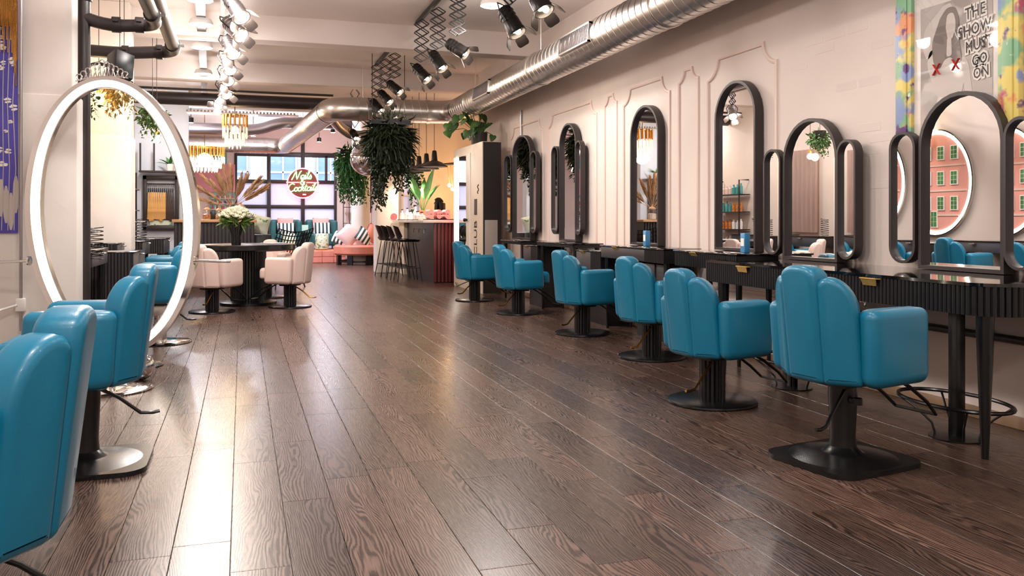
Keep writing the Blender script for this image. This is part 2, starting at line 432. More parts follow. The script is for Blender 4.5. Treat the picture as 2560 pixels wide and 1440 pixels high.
# far wall around the glazing
b = new(); box(b, -4.6, -.16, YF, YF+.15, 0, ZC); box(b, 2.55, 3.65, YF, YF+.15, 0, ZC); box(b, -.16, 2.55, YF, YF+.15, 2.95, ZC)
struct('wall_far', b, 'wall')
b = new(); box(b, -1.22, -.18, YF-.05, YF-.002, 1.86, 2.62); tag(obj('painted_panel', b, 'pink_wall'), 'dusty pink painted panel on far wall left of the glazing', 'panel')
b = new(); box(b, -.72, -.40, YF-.06, YF-.002, 2.64, 3.05); tag(obj('painted_panel', b, 'teal_tile'), 'small green panel on far wall above the pink panel', 'panel')
# pillars along the left wall, free-standing columns
pil = []
for yp in (7.4, 10.8):
    dp = .24 if yp < 8 else .4; b = new(); box(b, XL-.02, -1.27 if yp < 8 else -1.25, yp, yp+dp, 0, ZC, bev=.012)
    box(b, XL-.02, -1.235, yp-.012, yp+dp+.01, 0, 2.08, bev=.01); p = obj('pillar', b, 'plaster', wall_left); pil.append(p)
b = new(); box(b, 2.66, 3.12, 17.6, 18.06, 0, ZC, bev=.02); struct('column_bar', b, 'plaster')
b = new(); lathe(b, [(.235, 0), (.235, ZC)], 24, (2.82, 21.3, 0)); struct('column_lounge', b, 'plaster')
# skirting
b = new(); box(b, XR-.02, XR, YB, 12.1, 0, .065, bev=.004); struct('baseboard_right', b, 'skirting')
# wall mouldings (notched frames), each frame one part of the right wall
def moulding(y0, y1, z0, z1, notch, wd=.035):
    n = notch
    def path(i):
        r = n+i; al = math.asin(i/r) if i else 0
        a = [(y0+i, z0+i), (y1-i, z0+i)]
        a += [(y1+r*math.cos(t), z1+r*math.sin(t)) for t in [-PI/2-al-(PI/2-2*al)*k/6 for k in range(7)]]
        a += [(y0+r*math.cos(t), z1+r*math.sin(t)) for t in [-al-(PI/2-2*al)*k/6 for k in range(7)]]
        return a
    b = new(); lv = [(0, 0), (.004, .014), (wd*.5, .02), (wd-.004, .014), (wd, 0)]
    P = [[b.verts.new((XR-h, y, z)) for y, z in path(i)] for i, h in lv]
    k = len(P[0])
    for A, B in zip(P, P[1:]):
        for i in range(k):
            b.faces.new((A[i], A[(i+1) % k], B[(i+1) % k], B[i]))
    bmesh.ops.recalc_face_normals(b, faces=b.faces[:])
    return obj('wall_moulding', b, 'moulding', wall_right)
for (y0, y1, n) in ((10.83, 12.3, .16), (9.0, 10.64, .16), (8.45, 8.80, .10), (7.25, 8.30, .16), (6.72, 7.10, .11), (5.55, 6.58, .17)):
    moulding(y0, y1, .5, 2.5, n)
# faint brick courses under the paint on the near part of the right wall
rb = random.Random(11)
bk = new(); box(bk, 0, .006, 0, .205, 0, .062, bev=.003, seg=1); brick0 = obj('brick', bk, 'wall', wall_right, (XR-.001, 5.2, 2.2))
for k in range(46):
    row = rb.randrange(0, 19); y = 3.0+.225*rb.randrange(0, 10)+(row % 2)*.11
    if y+.2 > 5.4 or (3.4 < y+.1 < 4.35): continue
    inst(brick0, wall_right, (XR-.0008-rb.random()*.0009, y, 1.3+row*.075))

# far glazing: black frame, panes
def pane(name, x0, x1, z0, z1, m, parent):
    b = new(); box(b, x0, x1, YF+.04, YF+.052, z0, z1); return obj(name, b, m, parent)
win = bpy.data.objects.new('window_1', None); C.objects.link(win); win['kind'] = 'structure'; win['label'] = 'black framed glazed wall with frosted lower panes at the far end'
cols = [-.16, .71, 1.63, 2.53]; rows = [0.0, .99-.25, 1.47, 2.17, 2.93]
for x in cols:
    b = new(); wd = .10 if x in (.71, 1.63) else .07
    box(b, x-wd/2, x+wd/2, YF-.03, YF+.09, 0, 3.3 if x == 1.63 else 2.98, bev=.006); obj('mullion', b, 'frame', win)
for z in (.74, 1.47, 2.17, 2.93):
    b = new(); hh = .10 if z != 2.93 else .13
    box(b, cols[0], cols[-1], YF-.02, YF+.08, z-hh/2, z+hh/2, bev=.006); obj('transom', b, 'frame', win)
b = new(); box(b, 2.24, 2.31, YF-.02, YF+.08, 2.2, 2.9); obj('mullion', b, 'frame', win)
for i in range(3):
    for j in range(4):
        z0 = rows[j]+.02; z1 = rows[j+1]-.02
        pane('window_pane', cols[i]+.03, cols[i+1]-.03, z0, z1, 'frosted' if j < 3 else 'glass', win)
b = new(); tube(b, [(.62, YF-.05, .98), (.62, YF-.11, .98), (.52, YF-.11, .98)], .014); obj('door_handle', b, 'black', win)
# neighbouring building outside
nb = thing('street_building', 'pale grey building with tall windows across the street', 'building', (0, 31, 0))
b = new(); box(b, -9, 13, 0, .4, -1, 9); obj('building_wall', b, 'facade', nb)
for xx in (-2.4, -.7, .95, 2.6, 4.2):
    b = new(); box(b, xx, xx+.85, -.05, -.02, 2.0, 3.6); wdw = obj('building_window', b, 'facade_glass', nb)
    b = new()
    for q in (-.06, .40, .85): box(b, xx+q, xx+q+.05, -.09, -.04, 1.95, 3.65)
    for q in (1.93, 2.75, 3.6): box(b, xx-.06, xx+.9, -.09, -.04, q, q+.06)
    obj('window_frame', b, 'white_paint', wdw)
b = new(); box(b, -8, 12, -.5, -.05, 1.45, 1.75); obj('ledge', b, 'white_paint', nb)
b = new(); box(b, -10, 14, YF+.2, 36, -.2, -.05); struct('ground_street', b, 'facade')
# bar window
b = new()
for x in (3.80, 4.02, 4.24): box(b, x, x+.035, 20.98, 21.1, 1.0, 2.35)
for z in (1.0, 1.7, 2.32): box(b, 3.80, 4.27, 20.98, 21.1, z, z+.035)
win2 = struct('window_2', b, 'white_paint')
b = new(); box(b, 3.82, 4.26, 21.05, 21.06, 1.02, 2.33); obj('window_pane', b, 'frosted', win2)
# raised lounge platform, tiled riser
b = new(); box(b, -.1, 2.55, 22.2, YF-.04, 0, .31, bev=.005); plat = struct('platform_lounge', b, 'terracotta')
for i in range(9):
    for j in range(2):
        b = new(); box(b, -.1+i*.294+.006, -.1+(i+1)*.294-.006, 22.185, 22.2, j*.155+.006, j*.155+.149, bev=.004, seg=1); obj('tile', b, 'pink_tile', plat)
# tiled strip with diamond pattern between the columns
b = new(); box(b, 3.2, 3.54, YF-.03, YF, 0, 1.3); struct('trim_1', b, 'wall')
b = new(); box(b, 3.30, 3.54, YF-.04, YF-.005, 1.32, 2.5); tag(obj('service_hatch', b, 'black_side'), 'dark opening in the wall between the two white columns', 'opening')

# ------------------------------------------------------------------ ducts, pipes, services
def duct(name, label, pts, rad, m='steel', rib=.12, cat='duct', bend=.42, seam_w=.006, ribs=True):
    """spiral duct along a polyline with rounded elbows; seams are a part of their own"""
    P = [Vector(p) for p in pts]; path = [P[0]]
    for i in range(1, len(P)-1):
        a = (P[i-1]-P[i]).normalized(); c = (P[i+1]-P[i]).normalized()
        q0 = P[i]+a*bend; q1 = P[i]+c*bend
        for t in range(7):
            s = t/6; path.append(q0*(1-s)**2+P[i]*2*s*(1-s)+q1*s*s)
    path.append(P[-1])
    root = thing(name, label, cat)
    b = new(); tube(b, path, rad, 32); obj('duct_shell', b, m, root, ang=60)
    if ribs:
        b = new(); d = 0.0; nxt = .05
        for A, B in zip(path, path[1:]):
            L_ = (B-A).length; dirv = (B-A).normalized()
            straight = L_ > .5
            while straight and nxt < d+L_:
                p = A+dirv*(nxt-d)
                # slightly inclined ring of the spiral seam
                s = dirv.cross(Vector((0, 0, 1))).normalized(); u2 = s.cross(dirv)
                tube(b, [p+(s*math.cos(2*PI*k/28)+u2*math.sin(2*PI*k/28))*(rad+.0015)+dirv*(.035*math.sin(2*PI*k/28)) for k in range(28)], seam_w/2, 4, closed=True)
                nxt += rib
            if not straight: nxt = d+L_+.05
            d += L_
        obj('spiral_seam', b, 'seam', root)['kind'] = 'stuff'
        for A, B in zip(path, path[1:]):
            if (B-A).length > .5:
                dirv = (B-A).normalized()
                for p in (A+dirv*.02, B-dirv*.02):
                    b = new(); tube(b, [p-dirv*.03, p+dirv*.03], rad+.008, 28, cap=False); obj('joint_band', b, m, root)
    return root
ZD = 2.92
main = duct('ventilation_duct', 'large silver spiral ventilation duct running above the mirrors and across the room', [(3.42, -2.9, ZD), (3.42, 14.05, ZD), (1.40, 14.05, ZD), (1.0, 21.6, ZD), (-4.3, 21.6, ZD)], .195, rib=.125)
for y in (8.05, 11.6, 4.6):
    # grille on the upper left flank of the duct
    M = Matrix.Translation((3.42, y, ZD)) @ Matrix.Rotation(R(-84), 4, 'Y')
    b = new()
    for (a0, a1, c0, c1) in ((-.40, .40, -.10, -.082), (-.40, .40, .082, .10), (-.40, -.385, -.10, .10), (.385, .40, -.10, .10)):
        box(b, c0, c1, a0, a1, .165, .208, M=M)
    gf = obj('vent_grille', b, 'seam', main)
    b = new(); box(b, -.085, .085, -.39, .39, .17, .186, M=M); obj('grille_backing', b, 'charcoal', gf)
    b = new()
    for k in range(26): box(b, -.083, .083, -.385+k*.03, -.385+k*.03+.006, .185, .204, M=M)
    obj('grille_slats', b, 'steel_dull', gf)
for y in (6.4, 9.6, 12.6):
    b = new(); tube(b, [(3.42, y, ZC), (3.42, y, ZD+.19)], .006, 6); 
    tube(b, [(3.42+.2*math.cos(2*PI*k/28), y, ZD+.2*math.sin(2*PI*k/28)) for k in range(28)], .006, 4, closed=True)
    obj('hanger', b, 'seam', main)
for (x, y) in ((1.9, 14.05), (2.5, 14.05), (1.2, 18.0)):
    b = new(); tube(b, [(x, y, ZC), (x, y, ZD+.19)], .006, 6); obj('hanger', b, 'seam', main)
duct('branch_duct', 'smaller grey duct with an S bend near the far ceiling', [(-1.2, 19.9, 3.12), (.35, 19.9, 3.12), (.85, 19.75, 3.30), (2.4, 19.6, 3.30)], .125, 'steel_dull', bend=.25, ribs=False)
duct('branch_duct', 'pale bluish duct bending down beside the hanging greenery', [(1.75, 18.2, 3.34), (2.0, 18.75, 3.14), (2.35, 19.15, 2.99), (3.3, 19.15, 2.99)], .11, 'steel_dull', bend=.2, ribs=False)
# cable tray and dark bulkhead
b = new(); box(b, -.95, 1.0, 16.2, 16.5, 3.03, 3.045); 
for k in range(32): box(b, -.95+k*.06, -.95+k*.06+.03, 16.19, 16.2, 3.03, 3.075)
tag(obj('cable_tray', b, 'seam'), 'perforated silver cable tray crossing the ceiling behind the chandelier', 'cable tray')
b = new(); tube(b, [(-1.9, 15.4, 3.16), (2.0, 15.4, 3.16)], .11, 16); tag(obj('ceiling_pipe', b, 'pipe'), 'long dark pipe crossing under the ceiling in front of cable tray', 'pipe')
b = new(); tube(b, [(-1.9, 14.9, 3.25), (1.5, 14.9, 3.25)], .02, 8); tag(obj('ceiling_conduit', b, 'pipe'), 'thin black conduit crossing under the third ceiling beam', 'conduit')
# soil pipes at upper left
def pipe(name, label, paths, rad, collars):
    root = thing(name, label, 'pipe')
    for pth in paths:
        P = [Vector(p) for p in pth]; path = [P[0]]
        for i in range(1, len(P)-1):
            a = (P[i-1]-P[i]).normalized(); c = (P[i+1]-P[i]).normalized(); q0 = P[i]+a*.14; q1 = P[i]+c*.14
            for t in range(6):
                s = t/5; path.append(q0*(1-s)**2+P[i]*2*s*(1-s)+q1*s*s)
        path.append(P[-1]); b = new(); tube(b, path, rad, 18); obj('pipe_run', b, 'pipe', root, ang=60)
    for (p, d) in collars:
        p = Vector(p); d = Vector(d); b = new(); tube(b, [p-d*.035, p+d*.035], rad+.014, 18)
        s = d.cross(Vector((0, .3, 1))).normalized(); box(b, -.02, .02, -.012, .012, -.012, .012, M=Matrix.Translation(p+s*(rad+.03))); obj('collar', b, 'pipe', root)
    return root
pipe('soil_pipe', 'black pipe rising behind the first white pillar and turning along ceiling', [[(-1.25, 7.77, 0), (-1.25, 7.77, 3.6)], [(-1.25, 7.77, 2.78), (-1.08, 7.77, 2.72), (-.69, 7.77, 2.75), (-.69, 4.6, 2.78), (-.69, -1, 2.8)]], .052,
     [((-1.25, 7.77, 2.95), (0, 0, 1)), ((-1.0, 7.77, 2.735), (1, 0, 0)), ((-.82, 7.77, 2.745), (1, 0, 0)), ((-.69, 7.4, 2.755), (0, 1, 0))])
pipe('soil_pipe', 'second black pipe bending towards the camera below the ceiling beam', [[(-1.9, 10.0, 2.92), (-1.25, 10.0, 2.90), (-.70, 10.0, 2.95), (-.70, 6.0, 3.05), (-.70, -1, 3.12)]], .066,
     [((-1.2, 10.0, 2.905), (1, 0, 0)), ((-.86, 10.0, 2.935), (1, 0, 0)), ((-.70, 9.7, 2.96), (0, 1, 0))])
# speaker
t = thing('wall_speaker', 'black wall speaker angled above the oval light ring', 'speaker', (-1.15, 9.2, 2.62), R(35))
b = new(); box(b, -.10, .10, -.08, .09, -.14, .14, bev=.015); sp_ = obj('cabinet', b, 'black', t); sp_.rotation_euler = (R(-18), R(14), 0)
b = new(); tube(b, [(0, .09, 0), (-.1, .25, .05), (-.1, .60, .05)], .018); obj('bracket', b, 'black', t)
# conduit by the machine, dark pipe under consoles
b = new(); tube(b, [(XR-.02, 11.75, 0), (XR-.02, 11.75, 2.7)], .014, 8)
for z in (.5, 1.2, 1.9): tube(b, [(XR-.02, 11.75, z), (XR-.02, 11.75, z+.05)], .021, 8)
tag(obj('wall_conduit', b, 'steel_dull'), 'vertical metal conduit on the wall right of the black cabinet side', 'conduit')
b = new(); tube(b, [(XR-.035, 1.5, .47), (XR-.035, 5.2, .47)], .022, 10)
for y in (2.6, 3.62, 4.6): box(b, XR-.07, XR, y-.02, y+.02, .435, .505, bev=.006)
tag(obj('wall_conduit', b, 'pipe'), 'dark horizontal pipe on the wall under the near console', 'conduit')

# ------------------------------------------------------------------ round LED lamps on the slim ceiling trunk
tr = thing('cable_trunking', 'slim white metal trunk carrying round lamps along the ceiling', 'trunking')
pa, pb = Vector((-.02, -2.5, 3.42)), Vector((-.755, 19.6, 3.42))
b = new(); bar(b, pa, pb, .10, .05)
obj('trunk_body', b, mat('trunk_grey', (104, 96, 96), .55), tr)
b = new()
for q in (-1.0, 2.2, 5.4, 9.2, 12.6, 15.6, 18.6):
    s = (q-pa.y)/(pb.y-pa.y); p = pa.lerp(pb, s); tube(b, [p, (p.x, p.y, ZC)], .012, 6)
obj('drop_rod', b, 'steel_dull', tr)
def disc_lamp(x, y, z, label, power, group='round ceiling lamps'):
    z += .035
    t = thing('ceiling_lamp', label, 'lamp', (x, y, z), 0, group)
    b = new(); lathe(b, [(.0, .06), (.11, .06), (.13, .02), (.13, -.005), (.122, -.005), (.122, .005), (0, .005)], 32); obj('lamp_body', b, 'white_paint', t)
    b = new(); lathe(b, [(0, -.008), (.12, -.008), (.12, .003), (0, .003)], 32); obj('diffuser', b, 'disc_glow', t)
    light('POINT', 'lamp_glow', power*.36, (0, 0, -.20), t, (255, 248, 245), .09); light('AREA', 'lamp_light', power*.48, (0, 0, -.03), t, (255, 248, 245), .24)
    return t
DP = 70
def tx(y): return pa.lerp(pb, (y-pa.y)/(pb.y-pa.y)).x
for k, (y, nm) in enumerate(((9.17, 'nearest round white lamp in the row on the ceiling trunk'), (10.31, 'second round white lamp from the front on ceiling trunk'), (11.69, 'third round white lamp from the front on ceiling trunk'), (13.79, 'farthest round white lamp in the row on ceiling trunk'))):
    disc_lamp(tx(y)+.0, y, 3.3, nm, DP*.62)
disc_lamp(2.49, 8.48, 3.3, 'round white lamp behind the near barn door spotlight', DP)
for k, y in enumerate((-1.4, 1.0, 3.4, 5.6, 7.4)): disc_lamp(tx(y), y, 3.3, 'added round white ceiling lamp out of frame, %s in the left row' % ['first', 'second', 'third', 'fourth', 'fifth'][k], DP, 'added lamps out of the frame')  # unseen lamps, added along the trunk for overall brightness
for k, y in enumerate((-1.4, .6, 2.6, 4.4)): disc_lamp(2.3, y, 3.3, 'added round white ceiling lamp out of frame, %s in the right row' % ['first', 'second', 'third', 'fourth'][k], DP*.27, 'added lamps out of the frame')  # unseen second row, added to light the near part of the room
disc_lamp(-1.35, 16.2, 3.3, 'added round white lamp brightening the hair extension display', DP*.6)  # extra lamp, put in to brighten the alcove wall
# far room small downlights
for k, (x, y, z, nm) in enumerate(((.25, 20.6, 3.05, 'small white ceiling spot left of the diagonal duct'), (1.9, 22.4, 3.12, 'small white ceiling spot right of the diagonal duct'), (2.1, 20.9, 3.22, 'small white ceiling spot beside the pale duct'), (-1.1, 19.2, 3.2, 'small ceiling spot above the left chandelier, upper one'), (-1.0, 18.6, 3.1, 'small ceiling spot above the left chandelier, lower one'))):
    t = thing('downlight', nm, 'lamp', (x, y, z), 0, 'far ceiling spots')
    b = new(); lathe(b, [(.02, .12), (.055, .1), (.055, 0), (.048, 0)], 16); tube(b, [(0, 0, .1), (0, 0, ZC-z)], .008, 6); obj('lamp_body', b, 'black', t)
    b = new(); lathe(b, [(0, -.004), (.05, -.004), (.05, .01), (0, .01)], 16); obj('lens', b, 'disc_glow', t)
    light('SPOT', 'lamp_light', 150, (0, 0, -.03), t, (240, 238, 255), .05, spot=140); light('POINT', 'lamp_glow', 32, (0, 0, -.12), t, (240, 240, 255), .06)

# ================================================================== STYLING CHAIRS
def lobe_pts(w_, h, kind):
    """outline (s,z) of a back lobe"""
    if kind == 'centre':
        r = w_*.42; return [(-w_/2, 0), (w_/2, 0), (w_/2, h-r)]+[(w_/2-r+r*math.cos(a), h-r*.62+r*.62*math.sin(a)) for a in [R(10+16*k) for k in range(6)]]+[(-w_/2+r-r*math.cos(a), h-r*.62+r*.62*math.sin(a)) for a in [R(90-16*k) for k in range(6)]]+[(-w_/2, h-r)]
    # side lobe: s=0 at the centre seam, s=w at the arm
    P = [(0, 0), (w_, 0), (w_, .315)]
    P += [(w_-.0*k, .335) for k in ()]
    for k in range(9):
        a = R(2+ (88)*k/8); P.append((w_*.30+w_*.70*math.cos(a), .32+(h-.32)*math.sin(a)))
    P += [(w_*.14, h-.008), (0, h-.03)]
    return P
def chair(name, label, cat, leather, base, lift, group, lever='gold'):
    """styling chair: forward is +x; body bottom at z = lift"""
    t = thing(name, label, cat, group=group)
    H = .52
    def place(bm, ox, oy, ang):
        # local lobe coordinates: x = along width (s), y = thickness outward, z up -> chair coordinates with recline
        for v in bm.verts:
            s, n_, z = v.co.x, v.co.z, v.co.y
            x = ox+s*math.cos(ang)-n_*math.sin(ang); y = oy+s*math.sin(ang)+n_*math.cos(ang)
            v.co = Vector((x-.065*(z/H), y, z+lift))
        bmesh.ops.recalc_face_normals(bm, faces=bm.faces[:])
        return bm
    TH = .11
    # centre lobe
    b = new(); softprism(b, roundpoly(lobe_pts(.20, H, 'centre'), .03), 0, TH, .03, .03); place(b, -.13, 0, PI/2); obj('backrest_centre', b, leather, t, ang=50)
    # side lobes
    for sd in (-1, 1):
        b = new(); pts = lobe_pts(.168, .472, 'side'); softprism(b, roundpoly(pts, .03), 0, TH, .03, .03)
        for v in b.verts:
            s, z, n_ = v.co.x, v.co.y, v.co.z
            a = R(56)   # direction of the lobe seen from above
            x = -.149+s*math.cos(a)-n_*math.sin(a); y = .038+s*math.sin(a)+n_*math.cos(a)
            v.co = Vector((x-.055*(z/H), sd*y, z+lift))
        bmesh.ops.recalc_face_normals(b, faces=b.faces[:]); obj('backrest_wing', b, leather, t, ang=50)
        b = new(); pl = [(-.06, .17), (-.14, .212), (-.152, .298), (-.09, .322), (.205, .314), (.215, .19)]
        softprism(b, roundpoly([(x, sd*y) for x, y in pl], .035), 0, .335, .05, .038)
        for v in b.verts: v.co = Vector((v.co.x-.02*(v.co.z/.335), v.co.y*(.96+.04*v.co.z/.335), v.co.z+lift+.012*(v.co.x+.2)))
        obj('armrest', b, leather, t, ang=50)
    b = new(); softprism(b, roundpoly([(-.12, -.185), (.33, -.2), (.33, .2), (-.12, .185)], .05), lift+.06, lift+.20, .03, .045); obj('seat', b, leather, t, ang=50)
    b = new(); box(b, -.13, .20, -.18, .18, lift-.002, lift+.08, bev=.015); obj('seat_pan', b, leather, t)
    b = new(); box(b, -.10, .10, -.10, .10, lift-.03, lift+.0, bev=.005); obj('mount_plate', b, 'black', t)
    if base == 'fluted':
        b = new(); prism(b, flute_ring(.078, 18, .009), .022, lift-.03); obj('pedestal', b, 'black', t, ang=20)
        b = new(); lathe(b, [(0, 0), (.262, 0), (.268, .006), (.266, .016), (.25, .022), (0, .024)], 48); obj('base_plate', b, 'black_satin', t)
    elif base == 'square':
        b = new(); lathe(b, [(.062, lift-.03), (.064, .30), (.056, .12), (.060, .07), (.085, .045), (.10, .04)], 28, cap=False); obj('pedestal', b, 'black_satin', t)
        b = new(); prism(b, rrect(-.27, .27, -.25, .25, .10), 0, .022, bev=.008)
        for v in b.verts:
            r_ = math.hypot(v.co.x, v.co.y)
            if v.co.z > .012: v.co.z += 0
        lathe(b, [(.27*.98, .018), (.2, .028), (.10, .042), (0, .043)], 32, cap=False); obj('base_plate', b, 'black_satin', t)
        b = new(); tube(b, [(-.02, -.06, lift-.09), (-.02, -.10, lift-.09)], .012); lathe(b, [(0, 0), (.02, 0), (.02, .03), (0, .03)], 14, (-.02, -.10, lift-.105)); obj('height_knob', b, 'black', t)
    else:
        b = new(); lathe(b, [(.048, lift-.03), (.048, .03)], 28); lathe(b, [(.03, .18), (.055, .17), (.058, .03)], 28, cap=False); obj('pedestal', b, 'chrome', t)
        b = new(); lathe(b, [(0, 0), (.262, 0), (.27, .008), (.25, .02), (.12, .03), (0, .034)], 48); obj('base_plate', b, 'chrome', t)
        b = new(); box(b, -.05, .05, -.07, .07, lift-.12, lift-.03, bev=.008); obj('lift_housing', b, 'steel', t)
    b = new(); tube(b, [(.30, .12, lift-.05), (.42, .12, lift-.13), (.50, .11, lift-.20), (.50, -.11, lift-.20), (.42, -.12, lift-.13), (.30, -.12, lift-.05), (.2, -.12, lift), ], .009, 8)
    tube(b, [(.30, .12, lift-.05), (.2, .12, lift)], .009, 8); obj('footrest', b, 'black_satin', t)
    b = new(); tube(b, [(-.04, -.05, lift-.04), (-.13, -.08, lift-.10), (-.22, -.10, lift-.18), (-.27, -.115, lift-.185), (-.30, -.12, lift-.18)], .008, 8); obj('pump_lever', b, 'gold' if lever == 'gold' else 'black_satin', t)
    return t
GR = 'teal styling chairs along the mirror wall'
GL = 'teal styling chairs along the left pillars'
ch = chair('styling_chair', 'nearest teal styling chair on right with square black base', 'chair', 'teal', 'square', .38, GR, 'black')
ch.location = (2.62, 3.24, 0); ch.rotation_euler = (0, 0, R(10))
c5 = chair('styling_chair', 'second nearest teal styling chair on right with fluted pedestal', 'chair', 'teal', 'fluted', .295, GR)
c5.location = (2.71, 4.52, 0); c5.rotation_euler = (0, 0, R(10))
dup(c5, (3.13, 6.14, 0), R(12), 'teal styling chair half hidden behind second nearest chair on right')
dup(c5, (3.14, 7.62, 0), R(8), 'teal styling chair in front of the plain arched mirror on right')
dup(c5, (3.10, 9.50, 0), R(6), 'second farthest teal styling chair on right, before the triple mirrors')
dup(c5, (3.03, 11.2, 0), R(8), 'farthest teal styling chair on right, beside white locker cabinet')
dup(ch, (-.635, 2.2, 0), R(180), 'nearest teal styling chair cut off by the left frame edge', GL)
dup(ch, (-.67, 4.2, 0), R(180), 'teal styling chair in front of the glowing oval ring', GL)
cc = chair('styling_chair', 'teal styling chair on chrome disc base seen through the oval ring', 'chair', 'teal', 'chrome', .37, GL, 'black')
cc.location = (-.70, 8.2, 0); cc.rotation_euler = (0, 0, R(180))
dup(c5, (-.98, 11.9, 0), R(180), 'teal styling chair second behind the ring, arms just visible', GL)
dup(c5, (-1.05, 14.3, 0), R(180), 'teal styling chair third behind the ring under the hair display', GL)
GP = 'blush chairs around the round table'
pk = chair('manicure_chair', 'blush pink armchair at right front of the round table', 'chair', 'blush', 'fluted', .30, GP)
pk.location = (.58, 11.08, 0); pk.rotation_euler = (0, 0, R(150))
dup(pk, (-.34, 10.74, 0), R(52), 'blush pink armchair at left front of table, half behind ring')
dup(pk, (.33, 12.55, 0), R(-105), 'blush pink armchair on the far side of the round table')

# ================================================================== CONSOLES ON THE RIGHT
XF = 3.2
def rounded_console():
    t = thing('styling_console', 'long black reeded styling console nearest on the right with rounded end', 'console', (0, 0, 0))
    y0, y1, x1 = 2.95, 5.42, XR-.035; r = .16
    def outline(off): return [(x1, y0-off), (x1, y1+off)]+[(XF-off+.03, y1+off), (XF-off, y1+off-.03)]+arc(XF+r, y0+r, r+off, PI, 1.5*PI, 8)
    b = new(); prism(b, outline(.012), .796, .812, bev=.004, seg=1); obj('glass_top', b, 'black_gloss', t)
    b = new(); prism(b, outline(-.006), .66, .796); ap = obj('apron', b, 'black', t)
    # each reed of the apron
    b = new(); lathe(b, [(.0125, .66), (.0125, .795)], 8); reed = obj('reed', b, 'black', ap)
    pts = []
    y = y1-.018
    while y > y0+r: pts.append((XF, y)); y -= .0265
    k = 9
    for i in range(k): a = PI+(PI/2)*(i+.5)/k; pts.append((XF+r+r*math.cos(a), y0+r+r*math.sin(a)))
    x = XF+r+.014
    while x < x1-.02: pts.append((x, y0)); x += .0265
    first = True
    for (px, py) in pts:
        if first: reed.location = (px+.002, py, 0); first = False
        else: inst(reed, ap, (px+.002, py, 0))
    # drawer seams and tab handles
    for yc in (3.72, 4.92):
        b = new(); prism(b, [(-.075, -.02), (.075, -.02), (.06, .022), (-.06, .022)], 0, .004, bev=.0015, seg=1, M=Matrix.Translation((XF-.016, yc, .788)) @ Matrix.Rotation(PI/2, 4, 'Z') @ Matrix.Rotation(R(0), 4, 'X'))
        prism(b, [(-.06, 0), (.06, 0), (.05, -.042), (-.05, -.042)], 0, .004, bev=.001, seg=1, M=Matrix.Translation((XF-.034, yc, .792)) @ Matrix.Rotation(PI/2, 4, 'Z') @ Matrix.Rotation(R(72), 4, 'X'))
        obj('tab_handle', b, 'brass', t)
    for (x, y) in ((XF+.06, 3.06), (XF+.07, 5.30), (XR-.12, 5.30), (XR-.12, 3.02)):
        b = new(); lathe(b, [(.040, .66), (.034, .45), (.016, .008), (.016, 0)], 20, (x, y, 0)); obj('leg', b, 'black_satin', t)
    # footrest post with ring
    for y in (3.40, 4.75):
        p = (XF+.24, y, 0)
        b = new(); box(b, p[0]-.028, p[0]+.028, y-.028, y+.028, 0, .66, bev=.004); obj('post', b, 'black_satin', t)
        b = new(); lathe(b, [(0, 0), (.13, 0), (.13, .008), (0, .012)], 28, p); obj('foot_plate', b, 'black_satin', t)
        b = new(); tube(b, [(p[0]-.02+.20*math.cos(a), y+.31*math.sin(a), .19) for a in [2*PI*k/36 for k in range(36)]], .010, 8, closed=True); ring_ = obj('foot_ring', b, 'black_satin', t)
        for sy in (-1, 1):
            for sx in (-1, 1):
                b = new(); tube(b, [(p[0]+sx*.05, y+sy*.09, .01), (p[0]+sx*.06, y+sy*.10, .06), (p[0]+sx*.09-.01, y+sy*.15, .12), (p[0]-.02+sx*.14, y+sy*.22, .185)], .006, 6); obj('ring_brace', b, 'black_satin', ring_)
    b = new(); lathe(b, [(0, -.012), (.05, -.010), (.055, 0), (0, .0)], 20, (XF+.12, 3.92, .655)); lathe(b, [(.006, -.045), (.011, -.04), (.006, -.03), (.009, -.012)], 12, (XF+.12, 3.92, .655)); obj('dryer_hook', b, 'chrome', t)
rounded_console()
def fluted_face(b, x, y0, y1, z0, z1, pitch=.028, dep=.012):
    n = max(2, int((y1-y0)/pitch)); p = (y1-y0)/n
    for k in range(n): lathe(b, [(p*.46, z0), (p*.46, z1)], 6, (x, y0+(k+.5)*p, 0))
def station(label, y0, y1, z1, th, x0=3.5, handle_y=None, split=None, legs=True):
    t = thing('styling_console', label, 'console', group='wall consoles under the mirrors')
    b = new(); box(b, x0-.012, XR-.035, y0, y1, z1-.016, z1, bev=.004); obj('glass_top', b, 'black_gloss', t)
    b = new(); box(b, x0+.006, XR-.04, y0+.01, y1-.01, z1-th, z1-.016); obj('body', b, 'black', t)
    a, c_ = split or (y0+.01, y1-.01)
    if split:
        b = new(); box(b, x0-.006, x0+.01, split[0], split[1], z1-th+.004, z1-.02, bev=.003); obj('drawer_front', b, 'charcoal', t)
        b = new()
        if split[0] > y0+.05: fluted_face(b, x0+.004, y0+.012, split[0]-.004, z1-th, z1-.018)
        if split[1] < y1-.05: fluted_face(b, x0+.004, split[1]+.004, y1-.012, z1-th, z1-.018)
        obj('fluting', b, 'black', t)
    else:
        b = new(); fluted_face(b, x0+.004, y0+.012, y1-.012, z1-th, z1-.018); obj('fluting', b, 'black', t)
    if handle_y:
        b = new(); box(b, -.05, .05, -.02, .02, 0, .004, bev=.0015, seg=1, M=Matrix.Translation((x0-.02, handle_y, z1-.026)) @ Matrix.Rotation(PI/2, 4, 'Z') @ Matrix.Rotation(R(50), 4, 'X')); obj('tab_handle', b, 'brass', t)
    if legs:
        for (x, y) in ((x0+.05, y0+.06), (x0+.05, y1-.06), (XR-.09, y0+.06), (XR-.09, y1-.06)):
            b = new(); lathe(b, [(.026, z1-th), (.014, 0)], 14, (x, y, 0)); obj('leg', b, 'black_satin', t)
    return t
